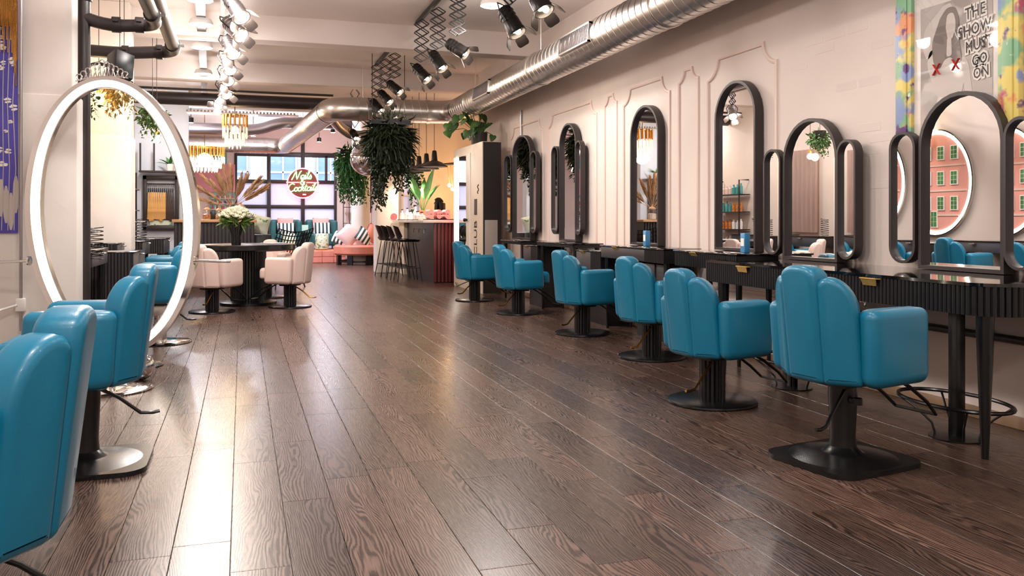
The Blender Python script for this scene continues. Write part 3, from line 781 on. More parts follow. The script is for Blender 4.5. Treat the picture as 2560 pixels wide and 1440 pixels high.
station('black fluted console under the tall arched mirror nearest the camera', 5.48, 6.45, .848, .13, handle_y=6.1)
station('black console with plain drawer under the second plain arched mirror', 6.62, 8.0, .848, .13, handle_y=7.62, split=(7.0, 7.98))
station('slim black console under the second farthest triple mirror', 8.75, 9.95, .838, .05)
station('slim black console under the farthest triple mirror', 10.6, 11.5, .825, .05)
def low_cab(label, y0, y1, z1, hy, split):
    t = station(label, y0, y1, z1, .30, x0=3.52, handle_y=hy, split=split, legs=False); t.name = 'drawer_cabinet'; t['category'] = 'cabinet'; t['group'] = 'low drawer cabinets between consoles'
    b = new(); box(b, 3.60, XR-.05, y0+.03, y1-.03, 0, z1-.30); obj('plinth', b, 'black', t)
low_cab('low black cabinet with brass tab between arched and triple mirror', 8.03, 8.72, .778, 8.5, (8.3, 8.7))
low_cab('low black cabinet with brass tab between the two far triple mirrors', 9.98, 10.57, .78, 10.4, (10.25, 10.55))
t = thing('drawer_cabinet', 'lower black drawer with brass tab under the arched mirror console', 'cabinet', group='low drawer cabinets between consoles')
b = new(); box(b, 3.56, XR-.06, 6.75, 7.45, .40, .70, bev=.004); obj('body', b, 'charcoal', t)
b = new(); box(b, 3.545, 3.56, 6.9, 7.43, .5, .70, bev=.003); obj('drawer_front', b, 'charcoal', t)
b = new(); box(b, 3.52, 3.55, 7.08, 7.18, .685, .695, bev=.002); obj('tab_handle', b, 'brass', t)
b = new(); box(b, 3.62, XR-.08, 6.8, 7.4, 0, .40); obj('plinth', b, 'black', t)

# ================================================================== MIRRORS
def arch_pts(w_, z0, z1, n=16, inset=0):
    r = w_/2-inset; return [(-r, z0+inset), (r, z0+inset)]+[(r*math.cos(a), z1-w_/2+r*math.sin(a)) for a in [PI*k/n for k in range(n+1)]]
def pill_pts(w_, z0, z1, n=12, inset=0):
    r = w_/2-inset; return [(r*math.cos(a), z0+w_/2+r*math.sin(a)) for a in [-PI+PI*k/n for k in range(n+1)]]+[(r*math.cos(a), z1-w_/2+r*math.sin(a)) for a in [PI*k/n for k in range(n+1)]]
def frame_bm(po, pi, d0, d1):
    """extruded frame between outline po and pi: plane coords (s,z), depth along -x"""
    b = new(); k = len(po)
    V = {}
    for nm, P in (('o', po), ('i', pi)):
        for d in (d0, d1): V[nm, d] = [b.verts.new((-d, s, z)) for s, z in P]
    for i in range(k):
        j = (i+1) % k
        for A, B in ((V['o', d0], V['o', d1]), (V['o', d1], V['i', d1]), (V['i', d1], V['i', d0]), (V['i', d0], V['o', d0])):
            b.faces.new((A[i], A[j], B[j], B[i]))
    bmesh.ops.recalc_face_normals(b, faces=b.faces[:])
    return b
def face_bm(P, d, th=.004):
    b = new(); a = [b.verts.new((-d, s, z)) for s, z in P]; c_ = [b.verts.new((-d+th, s, z)) for s, z in P]; k = len(P)
    b.faces.new(a); b.faces.new(c_[::-1])
    for i in range(k): b.faces.new((a[i], c_[i], c_[(i+1) % k], a[(i+1) % k]))
    bmesh.ops.recalc_face_normals(b, faces=b.faces[:]); return b
def arch_mirror(name, label, x, y, w_, z0, z1, dep=.075, fw=.022, yaw=0, wings=None, wing_z=None, wing_w=.2, wing_a=3):
    t = thing(name, label, 'mirror', (x, y, 0), yaw)
    obj('frame', frame_bm(arch_pts(w_, z0, z1), arch_pts(w_, z0, z1, inset=fw), 0, dep), 'frame', t)
    obj('mirror_glass', face_bm(arch_pts(w_, z0, z1, inset=fw*.9), dep*.55), 'mirror', t, smooth=False)
    obj('back_panel', face_bm(arch_pts(w_, z0, z1, inset=.004), .006, .006), 'black', t)
    if wings:
        for sd in (-1, 1):
            hz0, hz1 = wing_z
            piv = bpy.data.objects.new('wing_mirror', None)
            wm = obj('wing_frame', frame_bm(pill_pts(wing_w, hz0, hz1), pill_pts(wing_w, hz0, hz1, inset=fw*.75), 0, dep*.8), 'frame', t)
            wm.location = (-dep*.4, sd*(w_/2+.012), 0); wm.rotation_euler = (0, 0, R(sd*wing_a))
            for v in wm.data.vertices: v.co.y += sd*wing_w/2
            bpy.data.objects.remove(piv)
            g = obj('wing_glass', face_bm(pill_pts(wing_w, hz0, hz1, inset=fw*.7), dep*.45), 'mirror', wm, smooth=False)
            for v in g.data.vertices: v.co.y += sd*wing_w/2
            g = obj('wing_back', face_bm(pill_pts(wing_w, hz0, hz1, inset=.004), .006, .006), 'black', wm)
            for v in g.data.vertices: v.co.y += sd*wing_w/2
            b = new()
            for z in (hz0+.12, hz1-.16): tube(b, [(-dep*.6, sd*(w_/2+.004), z), (-dep*.6, sd*(w_/2+.004), z+.07)], .006, 8)
            obj('hinge', b, 'steel_dull', t)
    return t
arch_mirror('triple_mirror', 'triple black-framed mirror nearest the camera under the poster', 3.87, 3.74, .59, .815, 1.815, wings=1, wing_z=(.84, 1.63), wing_w=.20)
arch_mirror('triple_mirror', 'triple black-framed mirror second nearest, on the long reeded console', 3.87, 5.05, .60, .815, 1.815, wings=1, wing_z=(.84, 1.63), wing_w=.20)
arch_mirror('arched_mirror', 'tall single arched mirror reflecting white flowers', 3.89, 6.03, .60, .85, 2.235)
arch_mirror('arched_mirror', 'tall single arched mirror in the middle of the panelled wall', 3.89, 7.66, .62, .85, 2.245)
arch_mirror('triple_mirror', 'triple mirror with tall arched centre, second farthest on the wall', 3.88, 9.72, .56, .84, 2.29, wings=1, wing_z=(.92, 2.04), wing_w=.21)
arch_mirror('triple_mirror', 'triple mirror with tall arched centre, farthest on the wall', 3.80, 11.30, .56, .83, 2.29, yaw=R(9), wings=1, wing_z=(.92, 2.04), wing_w=.21)
# small blue product bottles on the consoles
for (y, x, z, nm) in ((5.72, 3.72, .848, 'tall blue carton at the foot of the tall arched mirror'), (7.40, 3.72, .848, 'blue bottle at foot of the middle arched mirror')):
    t = thing('product_bottle', nm, 'bottle', (x, y, z))
    b = new(); box(b, -.025, .025, -.03, .03, 0, .15, bev=.004); obj('carton', b, 'blue_bottle', t)
    b = new(); box(b, -.027, -.024, -.022, .022, .05, .11); obj('paper_label', b, 'paper_white', t)

# ================================================================== OVAL LIGHT RING
RX = Vector((-.91, 6.88, 1.13))      # centre of the ring
rg = thing('oval_light_ring', 'tall oval glowing ring with chrome rim standing behind a teal chair', 'ring light', (RX.x, RX.y, 0), -math.atan(675/FPX)+R(3))
def oval(a, b_, roll=R(4.2), n=96, y=0, cz=1.13):
    out = []
    for k in range(n):
        t_ = 2*PI*k/n; x, z = a*math.cos(t_), b_*math.sin(t_)
        out.append((x*math.cos(roll)-z*math.sin(roll), y, cz+x*math.sin(roll)+z*math.cos(roll)))
    return out
def oval_band(a0, b0, a1, b1, y0, y1):
    b = new(); V = [[b.verts.new(p) for p in oval(a, c_, y=y)] for (a, c_, y) in ((a1, b1, y0), (a1, b1, y1), (a0, b0, y1), (a0, b0, y0))]
    n = len(V[0])
    for A, B in ((V[0], V[1]), (V[1], V[2]), (V[2], V[3]), (V[3], V[0])):
        for i in range(n): b.faces.new((A[i], A[(i+1) % n], B[(i+1) % n], B[i]))
    bmesh.ops.recalc_face_normals(b, faces=b.faces[:]); return b
obj('led_band', oval_band(.515, .955, .582, 1.005, -.012, .0), 'led', rg, ang=50)
obj('inner_rim', oval_band(.508, .948, .516, .956, -.016, .03), 'acrylic', rg, ang=50)
obj('chrome_rim', oval_band(.583, 1.006, .625, 1.035, -.02, .035), 'chrome', rg, ang=50)
obj('back_shell', oval_band(.51, .95, .622, 1.033, .004, .034), 'acrylic', rg, ang=50)
b = new(); lathe(b, [(0, 0), (.22, 0), (.225, .008), (.2, .02), (0, .024)], 40, (.10, .1, 0)); obj('base_plate', b, 'black_satin', rg)
b = new(); tube(b, [(.10, .1, .02), (.09, .05, .12)], .03, 12); obj('stem', b, 'chrome', rg)
for sd in (-1, 1):
    b = new(); x0 = sd*.60
    tube(b, [(x0, -.02, .80), (x0+sd*.22, -.02, .79)], .010, 10); lathe(b, [(0, 0), (.035, 0), (.035, .012), (0, .012)], 18, (0, 0, 0), M=Matrix.Translation((x0, -.02, .80)) @ Matrix.Rotation(PI/2, 4, 'Y')); obj('tool_arm', b, 'chrome', rg)
b = new(); tube(b, [(-.90+.085*(1-k/420)*math.cos(k*.22), -.02+.085*(1-k/420)*math.sin(k*.22), .83-k*.0009) for k in range(230)], .004, 6); obj('dryer_coil', b, 'black_satin', rg)
b = new(); box(b, .80, .86, -.04, 0, .782, .800, bev=.006); obj('tool_rest', b, 'chrome', rg)
light('POINT', 'ring_light', 34, (-.05, -.35, 1.15), rg, (255, 240, 222), .5) if False else None
# tiara sitting on the ring
ti = thing('tiara', 'silver wire tiara perched on top of the oval ring', 'tiara', (RX.x-.075, RX.y, 2.172), -math.atan(675/FPX)+R(3))
def topz(x): return -.018-.60*x*x*1.0+.07*x
b = new(); tube(b, [(x/100, 0, topz(x/100)+.004) for x in range(-19, 20)], .005, 6); obj('tiara_band', b, 'chrome', ti)
for k in range(11):
    x = -.165+k*.033; h = .13-abs(x)*.5; z = topz(x)
    b = new(); ww = .022
    tube(b, [(x-.004, 0, z), (x-ww, 0, z+h*.7), (x-ww*.6, 0, z+h*.94), (x, 0, z+h), (x+ww*.6, 0, z+h*.94), (x+ww, 0, z+h*.7), (x+.004, 0, z)], .0045, 6)
    obj('tiara_loop', b, 'chrome', ti)
# chrome ball and chrome stool between ring and chair
b = new(); sphere(b, (0, 0, .09), .09, 28); o = tag(obj('chrome_ball', b, 'chrome'), 'shiny chrome ball on the floor at foot of the oval ring', 'ball'); o.location = (-.66, 6.33, 0)
st = thing('chrome_stool', 'chrome disc stool base half hidden behind teal chair before ring', 'stool', (-.80, 6.02, 0))
b = new(); lathe(b, [(0, 0), (.245, 0), (.25, .008), (.23, .02), (.1, .03), (0, .034)], 48); obj('base_plate', b, 'chrome', st)
b = new(); lathe(b, [(.022, .03), (.022, .46)], 20); obj('post', b, 'chrome', st)
b = new(); lathe(b, [(0, .46), (.15, .46), (.165, .48), (.165, .51), (.15, .53), (0, .535)], 32); obj('seat', b, 'black', st)

# ================================================================== LEFT SIDE
# blue floral panel with fringe, on the first pillar
fp = thing('floral_banner', 'deep blue floral wall hanging at the left frame edge', 'wall hanging', (0, 7.385, 0))
b = new(); box(b, -1.94, -1.645, -.02, 0, 1.0, 2.85); obj('cloth', b, mat('hanging_blue', (86, 78, 172), .8, var=.15, vscale=5), fp)
rf = random.Random(5)
def blossom(b, x, z, s):
    for k in range(5):
        a = 2*PI*k/5+rf.random(); lathe(b, [(0, 0), (s*.5, .0), (s*.4, .003), (0, .004)], 8, (0, 0, 0), M=Matrix.Translation((x+s*.5*math.cos(a), -.02, z+s*.5*math.sin(a))) @ Matrix.Rotation(PI/2, 4, 'X') @ Matrix.Diagonal((1, .55, 1, 1)))
b = new()
for k in range(40): blossom(b, -1.925+rf.random()*.26, 1.45+rf.random()*1.35, .012+rf.random()*.022)
obj('blossoms', b, 'paper_white', fp)
b = new()
for k in range(7):
    x = -1.92+k*.042; tube(b, [(x, -.022, 1.02), (x+.012, -.022, 1.5), (x-.02+rf.random()*.04, -.022, 2.0), (x+.02, -.022, 2.7)], .0035, 5)
for k in range(9):
    x = -1.92+k*.033; lathe(b, [(0, 0), (.03, 0), (.02, .003), (0, .004)], 10, (0, 0, 0), M=Matrix.Translation((x, -.02, 1.12+rf.random()*.3)) @ Matrix.Rotation(PI/2, 4, 'X') @ Matrix.Diagonal((.7, 5, 1, 1)))
obj('vine_pattern', b, mat('vine_gold', (196, 186, 178), .7), fp)
b = new()
for k in range(16):
    x = -1.78+k*.009; tube(b, [(x, -.03, 2.85), (x+.002, -.034, 2.7), (x, -.03, 2.58-.10*(k % 3)-(.25 if k > 11 else 0))], .004, 5)
obj('gold_fringe', b, 'gold', fp)
po = thing('clamp_pole', 'slim steel pole with clamp against first white pillar', 'pole', (-1.615, 7.34, 0))
b = new(); tube(b, [(0, 0, .25), (0, 0, 3.3)], .011, 10); obj('pole', b, 'steel_dull', po)
b = new(); box(b, -.035, .03, -.03, .03, .40, .50, bev=.008); obj('clamp', b, 'white_paint', po)
b = new(); tube(b, [(-.02, -.03, .45), (-.12, -.06, .42), (-.15, -.07, .40)], .010, 8); tube(b, [(-.15, -.07, .43), (-.15, -.07, .37)], .008, 8); obj('clamp_handle', b, 'white_paint', po)
# left consoles: grey drawer fronts towards the room, fluted sides towards the camera
def left_console(label, x1, y0, y1, z0, z1, legs, plinth=False):
    t = thing('drawer_console', label, 'console', group='left wall consoles')
    b = new(); box(b, XL+.02, x1+.008, y0, y1, z1-.012, z1, bev=.003); obj('glass_top', b, 'black_gloss', t)
    b = new(); box(b, XL+.03, x1-.012, y0+.01, y1-.005, z0, z1-.012); obj('body', b, 'black', t)
    b = new(); box(b, x1-.012, x1, y0+.012, y1-.008, z0, z1-.016, bev=.003); dr = obj('drawer_front', b, 'grey_drawer', t)
    b = new(); box(b, x1, x1+.05, (y0+y1)/2-.04, (y0+y1)/2+.04, z1-.045, z1-.03, bev=.004); obj('handle', b, 'chrome', dr)
    b = new(); n = int((x1-XL-.05)/.03)
    for k in range(n): lathe(b, [(.013, z0), (.013, z1-.013)], 6, (XL+.045+k*.03, y0+.008, 0))
    obj('fluting', b, 'charcoal', t)
    if plinth: b = new(); box(b, XL+.05, x1-.06, y0+.05, y1-.05, 0, z0); obj('plinth', b, 'black', t)
    else:
        for (x, y) in ((x1-.05, y0+.05), (x1-.05, y1-.05), (XL+.1, y0+.05), (XL+.1, y1-.05)):
            b = new(); lathe(b, [(.03, z0), (.018, 0)], 14, (x, y, 0)); obj('leg', b, 'black_satin', t)
left_console('grey-fronted console just behind the first white pillar', -1.23, 8.06, 8.95, .69, .835, True)
left_console('low fluted black cabinet between first and second pillar', -1.02, 9.15, 10.15, .12, .785, False, True)
left_console('grey-fronted console against the second pillar', -1.30, 10.2, 10.76, .70, .845, True)
left_console('bluish grey console behind the second pillar', -1.18, 11.5, 12.4, .66, .835, True)
left_console('bluish grey console before the third pillar', -1.05, 13.0, 13.9, .62, .835, True)
for (x, y, z, nm) in ((-1.20, 7.9, .90, 'black wire dryer coil on the first pillar'), (-1.20, 11.35, .98, 'black wire dryer coil on the second pillar')):
    t = thing('dryer_holder', nm, 'holder', (x, y, z), 0, 'spiral dryer holders')
    b = new(); tube(b, [(.02+.06*math.cos(k*.24), .06*math.sin(k*.24), .14-k*.0013) for k in range(210)], .004, 6); obj('coil', b, 'black_satin', t)
    for zz in (.10, -.08): b = new(); tube(b, [(-.05, 0, zz), (.06, 0, zz)], .006, 6); obj('bracket', b, 'chrome', t)
# door with a conduit in the alcove
b = new(); tube(b, [(XL+.05, 10.3, 2.42), (XL+.32, 10.3, 2.38), (XL+.32, 10.3, 1.0)], .012, 8); tag(obj('wall_conduit', b, 'brass'), 'thin brass conduit on wall beside the second pillar', 'conduit')

# ---------------- foliage helpers
def leaf(bm, p, d, nrm, L_, W_, droop=.15):
    d = d.normalized(); s = d.cross(nrm); 
    if s.length < 1e-4: s = d.cross(Vector((1, 0, 0)))
    s.normalize(); n_ = s.cross(d)
    pts = [p, p+d*L_*.3+s*W_*.5-n_*droop*L_*.1, p+d*L_*.3-s*W_*.5-n_*droop*L_*.1, p+d*L_*.72+s*W_*.32-n_*droop*L_*.5, p+d*L_*.72-s*W_*.32-n_*droop*L_*.5, p+d*L_-n_*droop*L_, p+d*L_*.34, p+d*L_*.74-n_*droop*L_*.4]
    v = [bm.verts.new(q) for q in pts]
    for f in ((0, 6, 1), (0, 2, 6), (6, 7, 3, 1), (6, 2, 4, 7), (7, 5, 3), (7, 4, 5)): bm.faces.new([v[i] for i in f])
rl = random.Random(21)
def rv(): return Vector((rl.gauss(0, 1), rl.gauss(0, 1), rl.gauss(0, 1))).normalized()
def leafcloud(n, c, rad, L_, W_, down=.4):
    b = new(); c = Vector(c)
    for k in range(n):
        u = rv(); q = rl.random()**.4; p = c+Vector((u.x*rad[0]*q, u.y*rad[1]*q, u.z*rad[2]*q))
        d = (u+rv()*.7+Vector((0, 0, -down)))
        leaf(b, p, d, rv()+Vector((0, 0, .6)), L_*(.6+rl.random()*.8), W_*(.6+rl.random()*.8), .3)
    return b
def trails(b, n, c, r, length, L_, W_, up=0):
    c = Vector(c)
    for k in range(n):
        a = rl.random()*2*PI; p = c+Vector((math.cos(a)*r[0]*rl.random()**.5, math.sin(a)*r[1]*rl.random()**.5, 0)); l = length*(.4+.6*rl.random()); s = 0
        while s < l:
            leaf(b, p+Vector((rl.gauss(0, .012), rl.gauss(0, .012), -s)), rv()+Vector((0, 0, -.8)), rv(), L_, W_, .2); s += L_*.45
    return b
# bulbs and hanging greenery seen through the ring
for (x, y, z, nm) in ((-1.52, 10.4, 2.46, 'glowing bare bulb nearest the ring top, inside the oval'), (-1.02, 11.5, 2.12, 'glowing bare bulb low at right inside the oval ring'), (-1.28, 10.55, 2.60, 'glowing bare bulb tucked under the ring top at right')):
    t = thing('pendant_bulb', nm, 'bulb', (x, y, z), 0, 'bare bulbs behind the ring')
    b = new(); tube(b, [(0, 0, .09), (0, 0, ZC-z)], .004, 6); obj('cord', b, 'black', t)
    b = new(); lathe(b, [(.018, .05), (.022, .06), (.022, .10), (.01, .11)], 12); obj('socket', b, 'brass', t)
    b = new(); sphere(b, (0, 0, 0), .05, 16); obj('glass_bulb', b, 'bulb', t)
    light('POINT', 'bulb_light', 4, (0, -.12, -.02), t, (255, 205, 140), .06)
for (x, y, z, m, nm, n) in ((-1.30, 10.35, 2.55, 'leaf_dry', 'dry golden trailing plant at the top inside the oval ring', 220), (-1.05, 11.3, 2.38, 'leaf', 'green trailing plant at upper right inside the oval ring', 320), (-1.62, 9.9, 2.35, 'leaf', 'green trailing plant at upper left inside the oval ring', 130)):
    t = thing('hanging_plant', nm, 'plant', (0, 0, 0), 0, 'trailing plants behind the ring')
    b = leafcloud(n, (x, y, z), (.17, .17, .13), .06, .03); trails(b, 16, (x, y, z), (.15, .15), .32, .05, .022); obj('foliage', b, m, t, smooth=False)
    b = new(); lathe(b, [(.05, z), (.09, z+.06), (.10, z+.13)], 14, (x, y, 0)); tube(b, [(x, y, z+.1), (x, y, ZC)], .004, 5); obj('hanging_pot', b, 'pot', t)

# hair extension display on the pale wall
hd = thing('hair_display', 'dark framed rail of hair extensions on pale blue wall', 'display', (0, 17.58, 0))
x0, x1, z0, z1 = -1.80, -1.16, .90, 1.95
b = new()
for (a, c_, d, e) in ((x0, x0+.07, z0, z1), (x1-.07, x1, z0, z1), (x0, x1, z0, z0+.09), (x0, x1, z1-.08, z1)): box(b, a, c_, -.09, 0, d, e, bev=.006)
obj('frame', b, 'frame', hd)
b = new(); tube(b, [(x0+.05, -.05, z1-.16), (x1-.05, -.05, z1-.16)], .01, 8); obj('rail', b, 'black', hd)
for k in range(13):
    xx = x0+.10+k*.036; dark = k > 8
    h = thing('hair_weft', ('dark brown' if dark else 'golden blonde')+' hair extension weft, number %s along display rail from left' % ['one', 'two', 'three', 'four', 'five', 'six', 'seven', 'eight', 'nine', 'ten', 'eleven', 'twelve', 'thirteen'][k], 'hair extension', (xx, 17.53, 0), 0, 'hair wefts on the rail')
    b = new(); zb = z0+.17+rf.random()*.05
    box(b, -.014, .014, -.012, .012, zb, z1-.32, bev=.006)
    for v in b.verts:
        f = (z1-.32-v.co.z)/.5; v.co.x *= (1+.9*f); v.co.x += .006*math.sin(v.co.z*20+k)
    obj('strand', b, 'brown_hair' if dark else 'blonde', h)
    b = new(); tube(b, [(0, 0, z1-.155), (.012, 0, z1-.165), (.006, 0, z1-.19), (0, 0, z1-.22)], .003, 6); box(b, -.012, .012, -.006, .006, z1-.33, z1-.24, bev=.003); obj('hanger', b, 'black', h)
b = new(); box(b, x0+.12, x1-.12, -.03, -.02, z0+.1, z0+.19); obj('patterned_shelf_card', b, 'leaf_cloth', hd)
# shelf with white board and plant above it
sh = thing('display_shelf', 'dark wall shelf above the hair extension display', 'shelf', (0, 17.56, 0))
b = new(); box(b, -1.85, -1.0, -.25, 0, 2.0, 2.035); obj('board', b, 'frame', sh)
for xx in (-1.84, -1.60): b = new(); box(b, xx, xx+.03, -.24, -.2, 2.035, 2.55); obj('upright', b, 'frame', sh)
pp = thing('potted_plant', 'broad-leaved green plant on the shelf over hair display', 'plant', (-1.30, 17.36, 2.035))
b = new(); lathe(b, [(0, 0), (.06, 0), (.075, .13), (.065, .13), (.06, .1), (0, .1)], 18); obj('pot', b, 'white_paint', pp)
for k in range(9):
    a = k*2.4; b = new(); el = .5+.5*rf.random(); d = Vector((math.cos(a), math.sin(a)*.5, el)); leaf(b, Vector((0, 0, .1)), d, Vector((-math.cos(a), -math.sin(a)*.5, 1)), .26, .07, .35); obj('leaf', b, 'leaf_fresh', pp)
# product shelves on the left wall (seen in the mirrors)
ps = thing('product_shelf', 'black pipe shelf unit with hair products reflected in mirrors', 'shelf', (XL+.02, 14.68, 0))
for yy in (0, .95): b = new(); tube(b, [(.22, yy, 0), (.22, yy, 1.9), (.0, yy, 1.9)], .014, 8); obj('pipe_frame', b, 'black', ps)
rs = random.Random(9)
for k, z in enumerate((.55, .9, 1.25, 1.6)):
    b = new(); box(b, 0, .27, -.05, 1.0, z, z+.018); obj('shelf_board', b, 'black', ps)

cols_ = ('bottle_white', 'bottle_white', 'amber', 'teal_tile', 'blush')
for k, z in enumerate((.55, .9, 1.25, 1.6)):
    for q in range(7):
        b = new(); h = .16+.06*rs.random(); r_ = .032+.01*rs.random(); lathe(b, [(0, 0), (r_, 0), (r_, h*.7), (r_*.5, h*.8), (r_*.45, h), (0, h)], 12)
        o = obj('product_bottle', b, cols_[(k+q//3) % 5], None, (XL+.17, 14.72+q*.13, z+.019))
        tag(o, 'hair product bottle, %s along the %s shelf seen in the mirrors' % (['first', 'second', 'third', 'fourth', 'fifth', 'sixth', 'seventh'][q], ['lowest', 'second', 'third', 'top'][k]), 'bottle', 'bottles on the product shelf')
# made-up oval panel on the left wall: solid stand-in for a reflected town house
hm = thing('townhouse_stand_in', 'made-up oval lit panel standing in for a reflected pink town house', 'wall panel', (XL+.004, 9.85, 1.64))
def ov(a, c_, n=64): return [(a*math.cos(2*PI*k/n), c_*math.sin(2*PI*k/n)) for k in range(n)]
MY = Matrix(((0, 0, 1, 0), (1, 0, 0, 0), (0, 1, 0, 0), (0, 0, 0, 1)))
b = new(); prism(b, ov(.60, .70), 0, .02, M=MY); obj('facade_board', b, mat('house_pink', (226, 160, 146), .7, var=.05), hm)
obj('led_band', (lambda q: (q.transform(Matrix.Rotation(PI, 4, 'Z')), q)[1])(frame_bm(ov(.66, .755), ov(.60, .70), 0, .03)), 'led', hm, ang=50)
obj('rim', (lambda q: (q.transform(Matrix.Rotation(PI, 4, 'Z')), q)[1])(frame_bm(ov(.68, .775), ov(.66, .755), 0, .045)), 'chrome', hm, ang=50)
for (yy, zz, ww, hh) in [(y_, z_, .13, .20) for z_ in (.42, .06, -.30) for y_ in (-.34, -.10, .14, .36) if (y_/.6)**2+(z_/.70)**2 < .75]+[(.02, -.53, .12, .24)]:
    b = new(); box(b, .02, .035, yy-ww/2, yy+ww/2, zz-hh/2, zz+hh/2); wf = obj('house_window', b, 'white_paint', hm)
    for r_ in range(3):
        for s in range(2): b = new(); box(b, .034, .038, yy-ww/2+.014+s*.055, yy-ww/2+.060+s*.055, zz-hh/2+.014+r_*(hh-.02)/3, zz-hh/2+.008+(r_+1)*(hh-.02)/3); obj('pane', b, 'leaf_fresh', wf)
for zz in (-.12, .24, -.47): b = new(); w2 = .56*math.sqrt(max(.05, 1-(zz/.70)**2)); box(b, .02, .03, -w2, w2, zz-.012, zz+.012); obj('cornice', b, 'blush', hm)
# pink curtain on the left wall (seen in a wing mirror)
b = new(); n = 60; V = [[b.verts.new((.05+.025*math.sin(k*.75), k*.015, z)) for k in range(n)] for z in (.88, 1.3, 1.8, 2.35)]
for A, B in zip(V, V[1:]):
    for k in range(n-1): b.faces.new((A[k], A[k+1], B[k+1], B[k]))
bmesh.ops.solidify(b, geom=b.faces[:], thickness=.006)
o = tag(obj('curtain', b, 'blush', None, (XL+.01, 12.45, 0), ang=80), 'pale pink curtain on the left wall, seen only in mirrors', 'curtain')

# ================================================================== THEATRE SPOTLIGHTS
def spot_head(t, h, aim, power, m='can'):
    """can with four barn doors; axis along local -z before aiming"""
    Rm = Vector(aim).to_track_quat('-Z', 'Y').to_euler()
    piv = (0, 0, h)
    b = new(); lathe(b, [(0, .15), (.03, .148), (.058, .135), (.066, .10), (.066, .01), (.072, .0), (.072, -.09), (.078, -.09), (.078, -.12), (.071, -.12), (.066, -.085), (0, -.085)], 26, cap=False)
    for z in (.10, .06, .02): lathe(b, [(.066, z), (.070, z-.004), (.070, z-.012), (.066, z-.016)], 26, cap=False)
    can = obj('lamp_can', b, m, t, piv, Rm)
    for s in (-1, 1):
        b = new(); sphere(b, (s*.032, 0, -.088), .027, 14); obj('bulb', b, 'lamp_glow', can)
    for k in range(4):
        a = k*PI/2+R(20)
        M = Matrix.Rotation(a, 4, 'Z') @ Matrix.Translation((.078, 0, -.118)) @ Matrix.Rotation(R(-32 if k % 2 else -55), 4, 'Y')
        wd = .058 if k % 2 else .046
        b = new(); prism(b, roundpoly([(-.048, 0), (.048, 0), (wd+.006, -.07), (wd-.006, -.092), (-wd+.006, -.092), (-wd-.006, -.07)], .014, 3), 0, .003, M=M @ Matrix.Rotation(PI/2, 4, 'Z') @ Matrix.Rotation(PI/2, 4, 'X')); obj('barn_door', b, m, can)
    b = new(); tube(b, [(.078, 0, .0), (.095, 0, .10), (.05, 0, .19), (-.05, 0, .19), (-.095, 0, .10), (-.078, 0, 0)], .007, 6); obj('yoke', b, 'black', can)
    light('SPOT', 'lamp_light', power, (0, 0, -.13), can, (255, 240, 222), .05, spot=110, blend=.9)
    light('POINT', 'lamp_spill', 3.0, (0, 0, -.15), can, (255, 236, 214), .03)
    return can
def scissor(b, z0, z1, w_, n, dy):
    """pantograph between z0 (bottom) and z1 (top)"""
    hgt = (z1-z0)/n
    for off in (-dy, dy):
        for k in range(n):
            za, zb = z0+k*hgt, z0+(k+1)*hgt
            for s in (-1, 1):
                bar(b, (s*w_/2, off, za+hgt*.5), (0, off, za), .020, .008); bar(b, (s*w_/2, off, za+hgt*.5), (0, off, zb), .020, .008)
    for k in range(n):
        for s in (-1, 1): bar(b, (s*w_/2, -dy, z0+(k+.5)*hgt), (s*w_/2, dy, z0+(k+.5)*hgt), .009)
        bar(b, (0, -dy, z0+k*hgt), (0, dy, z0+k*hgt), .009)
def scissor_lamp(label, x, y, ztop, zhead, aim, power, n=5, rz=0):
    t = thing('scissor_spotlight', label, 'spotlight', (x, y, 0), rz, 'barn door spotlights on scissor arms')
    b = new(); scissor(b, zhead+.15, ztop, .17, n, .045); obj('scissor_arm', b, 'black', t, smooth=False)
    spot_head(t, zhead, aim, power); return t
WA = (.55, -.5, -.75)
SP = 16
ZT = 3.60
for (nm, pts) in (('black ceiling track of the nearer scissor lamps on the right', ((2.14, 8.6), (2.14, 10.75))), ('black ceiling track of the farther scissor lamps', ((2.08, 12.3), (2.08, 13.85))), ('black ceiling track above the nearest pair of spotlights', ((2.12, 4.6), (2.12, 7.1)))):
    b = new(); box(b, pts[0][0]-.022, pts[0][0]+.022, pts[0][1], pts[1][1], ZT, ZT+.05, bev=.004); o = tag(obj('lighting_track', b, 'black'), nm, 'track')
scissor_lamp('farthest lamp on the nearer scissor track, head lowest', 2.14, 10.45, ZT, 2.93, WA, SP, 5)
scissor_lamp('middle lamp on the nearer scissor track', 2.20, 9.80, ZT, 2.97, (.4, -.45, -.8), SP, 5)
scissor_lamp('right lamp on the nearer scissor track, tilted wide', 2.28, 9.15, ZT, 3.0, (.75, -.5, -.6), SP, 5)
scissor_lamp('leftmost lamp on the farther scissor track over the duct', 2.06, 13.62, ZT, 2.92, (.5, -.5, -.75), SP, 5)
scissor_lamp('middle lamp on the farther scissor track', 2.12, 13.15, ZT, 3.0, (.55, -.5, -.7), SP, 4)
scissor_lamp('rightmost lamp on the farther scissor track', 2.18, 12.65, ZT, 3.08, (.65, -.5, -.65), SP, 4)
scissor_lamp('large barn door lamp left of the nearest pair, top cropped', 2.10, 6.62, ZT, 2.72, (.35, -.4, -.85), SP, 5)
scissor_lamp('large barn door lamp at right of the nearest pair, top cropped', 2.10, 5.95, ZT, 2.74, (.25, -.45, -.85), SP, 5)
scissor_lamp('small scissor lamp below the duct before the greenery', 2.06, 16.4, ZC, 2.72, (.3, -.6, -.7), SP, 3)
